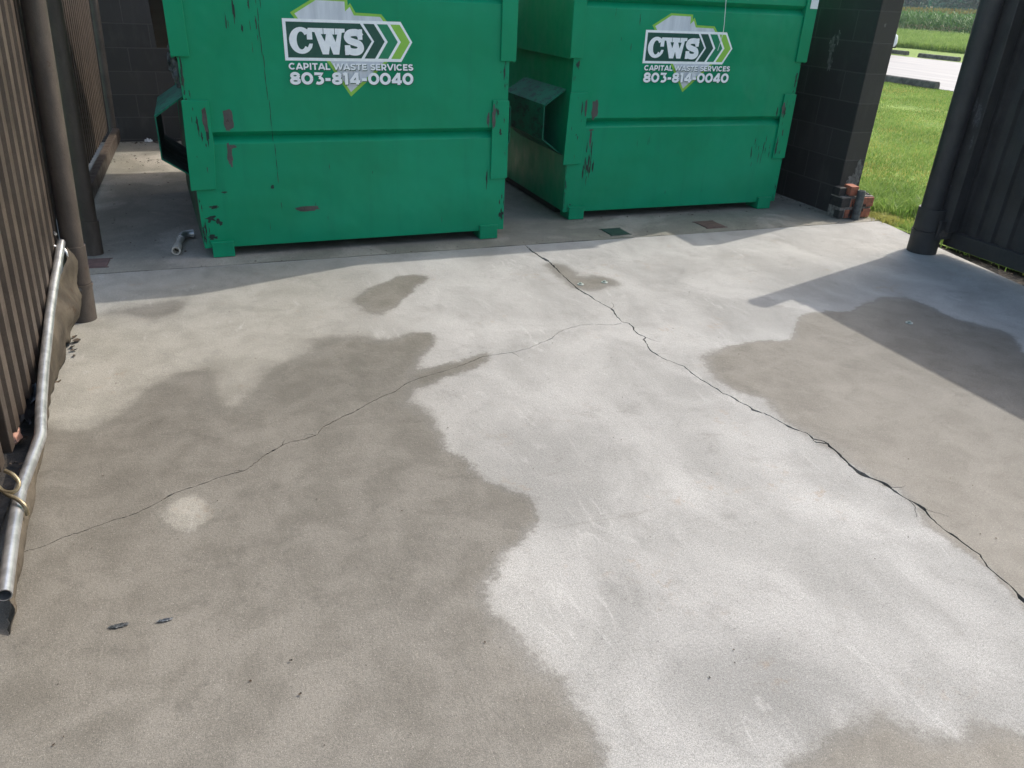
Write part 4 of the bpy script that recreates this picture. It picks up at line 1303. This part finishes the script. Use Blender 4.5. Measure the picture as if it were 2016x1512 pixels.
crumple("plastic_film", (-.795, 3.0, .03), .05, .28, .09, M_BLACK, "crumpled black plastic film in the dirt behind the torn rail", "plastic film", 3)
crumple("plastic_scrap", (-.385, 1.715, 0), .024, .007, .005, M_FILM, "small dark scrap of film lying on the concrete near the torn rail", "scrap", 5)
crumple("plastic_scrap", (-.275, 1.70, 0), .02, .005, .006, M_SCRAP, "small pale twisted scrap of film lying on the concrete", "scrap", 6)
mb = MB(); mb.lump((0, 0, .03), .034, 0, (1, 1.2, .9), 4, .18)
o = mb.build("brick_fragment", simple("pale clay", (.35, .17, .12), (.50, .30, .23), 20, .8, .004), loc=(-.785, 2.72, .03))
tag(o, "pale orange brick fragment in the dirt under the left gate", "brick fragment")
# crumpled grey sheet standing in for a scuffed gusset plate above the pocket
r = np.random.default_rng(9); n = 9
V = []; F = []
for i in range(14):
    f = i / 13
    for j in range(n):
        g = j / (n - 1)
        V.append((-.140 - .055 * math.sin(f * 2.2 + .6) * g + r.normal(0, .004), 5.02 + .10 * g + r.normal(0, .008), 1.18 - .25 * f + r.normal(0, .006)))
for i in range(13):
    for j in range(n - 1):
        q = i * n + j; F.append((q, q + 1, q + n + 1, q + n))
o = mesh_np("gusset_stand_in", np.array(V), np.array(F), M_FILM)
tag(o, "crumpled grey sheet standing in for a scuffed gusset plate on the left dumpster", "plastic film")
# strip of litter against the back wall
for i, (x, s, lab) in enumerate(((-.62, .035, "white scrap of paper against the foot of the back wall"), (-.40, .06, "black torn piece of plastic against the foot of the back wall"))):
    crumple("paper_scrap" if i == 0 else "plastic_piece", (x, 8.79, 0), s, s * .6, .05, M_WHITE if i == 0 else M_BLACK, lab, "scrap", 20 + i)

# ---------------------------------------------------------------- beyond: wheel stops and a parked car
M_STOP = simple("weathered wheel stop", (.07, .066, .055), (.15, .145, .12), 9, .9, .01, 40)
m = MB(); m.prism([(-.09, 0), (-.07, .12), (-.04, .145), (.04, .145), (.07, .12), (.09, 0)], 'y', -.9, .9)
st = m.build("wheel_stop", M_STOP, bevel=.01)
for i, (x, y, lab) in enumerate(((15.22, 14.62, "mossy concrete wheel stop on the near side of the pale road"),
                                 (25.15, 22.95, "dark wheel stop alone on the far edge of the road"),
                                 (25.6, 25.75, "dark wheel stop in front of the white car"))):
    o = st if i == 0 else st.copy()
    if i:
        COL.objects.link(o)
    o.location = (x, y, 0); tag(o, lab, "wheel stop", "wheel stops along the road")

car = thing("parked_car", (22.15, 25.13, 0), "white parked car mostly hidden behind the black block wall", "car")
t = NT("white car paint"); M_CAR = t.done((.75, .76, .77), .25, None, None, .5)
t = NT("car glass"); M_GLASS = t.done((.02, .025, .03), .08)
M_TYRE = simple("tyre rubber", (.012, .012, .013), (.02, .02, .02), 20, .8)
out = [(2.2, .30), (2.27, .45), (2.24, .66), (2.1, .78), (1.2, .93), (.35, 1.36), (-.2, 1.43), (-1.1, 1.40), (-1.75, 1.02), (-2.15, .98), (-2.25, .7), (-2.22, .32), (-1.9, .24), (1.9, .24)]
mb = MB(); mb.prism(out, 'y', -.86, .86); mb.build("body", M_CAR, car, bevel=.09)
for s in (-1, 1):
    mb = MB(); mb.prism([(.98, .98), (.28, 1.30), (-.2, 1.36), (-1.05, 1.33), (-1.5, 1.02)], 'y', s * .845, s * .866)
    mb.build("side_window", M_GLASS, car)
mb = MB(); mb.poly([(1.13, -.7, .978), (1.13, .7, .978), (.40, .62, 1.348), (.40, -.62, 1.348)]); mb.build("windscreen", M_GLASS, car)
for s in (-1, 1):
    mb = MB(); mb.box(2.10, 2.262, s * .8 - .14 * (s > 0), s * .8 + .14 * (s < 0), .58, .70); mb.build("headlight", M_GALV, car, bevel=.03)
mb = MB(); mb.box(2.2, 2.30, -.8, .8, .26, .46); mb.build("bumper", M_BLACK, car, bevel=.04)
for x in (1.42, -1.38):
    for s in (-1, 1):
        mb = MB(); mb.tube([(x, s * .68, .32), (x, s * .89, .32)], .32, 24); w_ = mb.build("wheel", M_TYRE, car, smooth=True)
        mb = MB(); mb.tube([(x, s * .885, .32), (x, s * .897, .32)], .2, 20); mb.build("rim", M_GALV, w_, smooth=True)


# ---------------------------------------------------------------- humid morning air
t = bpy.data.materials.new("haze"); t.use_nodes = True
t.node_tree.nodes.remove(t.node_tree.nodes["Principled BSDF"])
pv = t.node_tree.nodes.new("ShaderNodeVolumePrincipled")
pv.inputs["Color"].default_value = (.78, .87, .95, 1); pv.inputs["Density"].default_value = .0005; pv.inputs["Anisotropy"].default_value = .2
t.node_tree.links.new(pv.outputs[0], t.node_tree.nodes["Material Output"].inputs["Volume"])
mb = MB(); mb.box(-310, 710, -310, 510, -1.1, 18)
kind(mb.build("haze", t), "stuff")
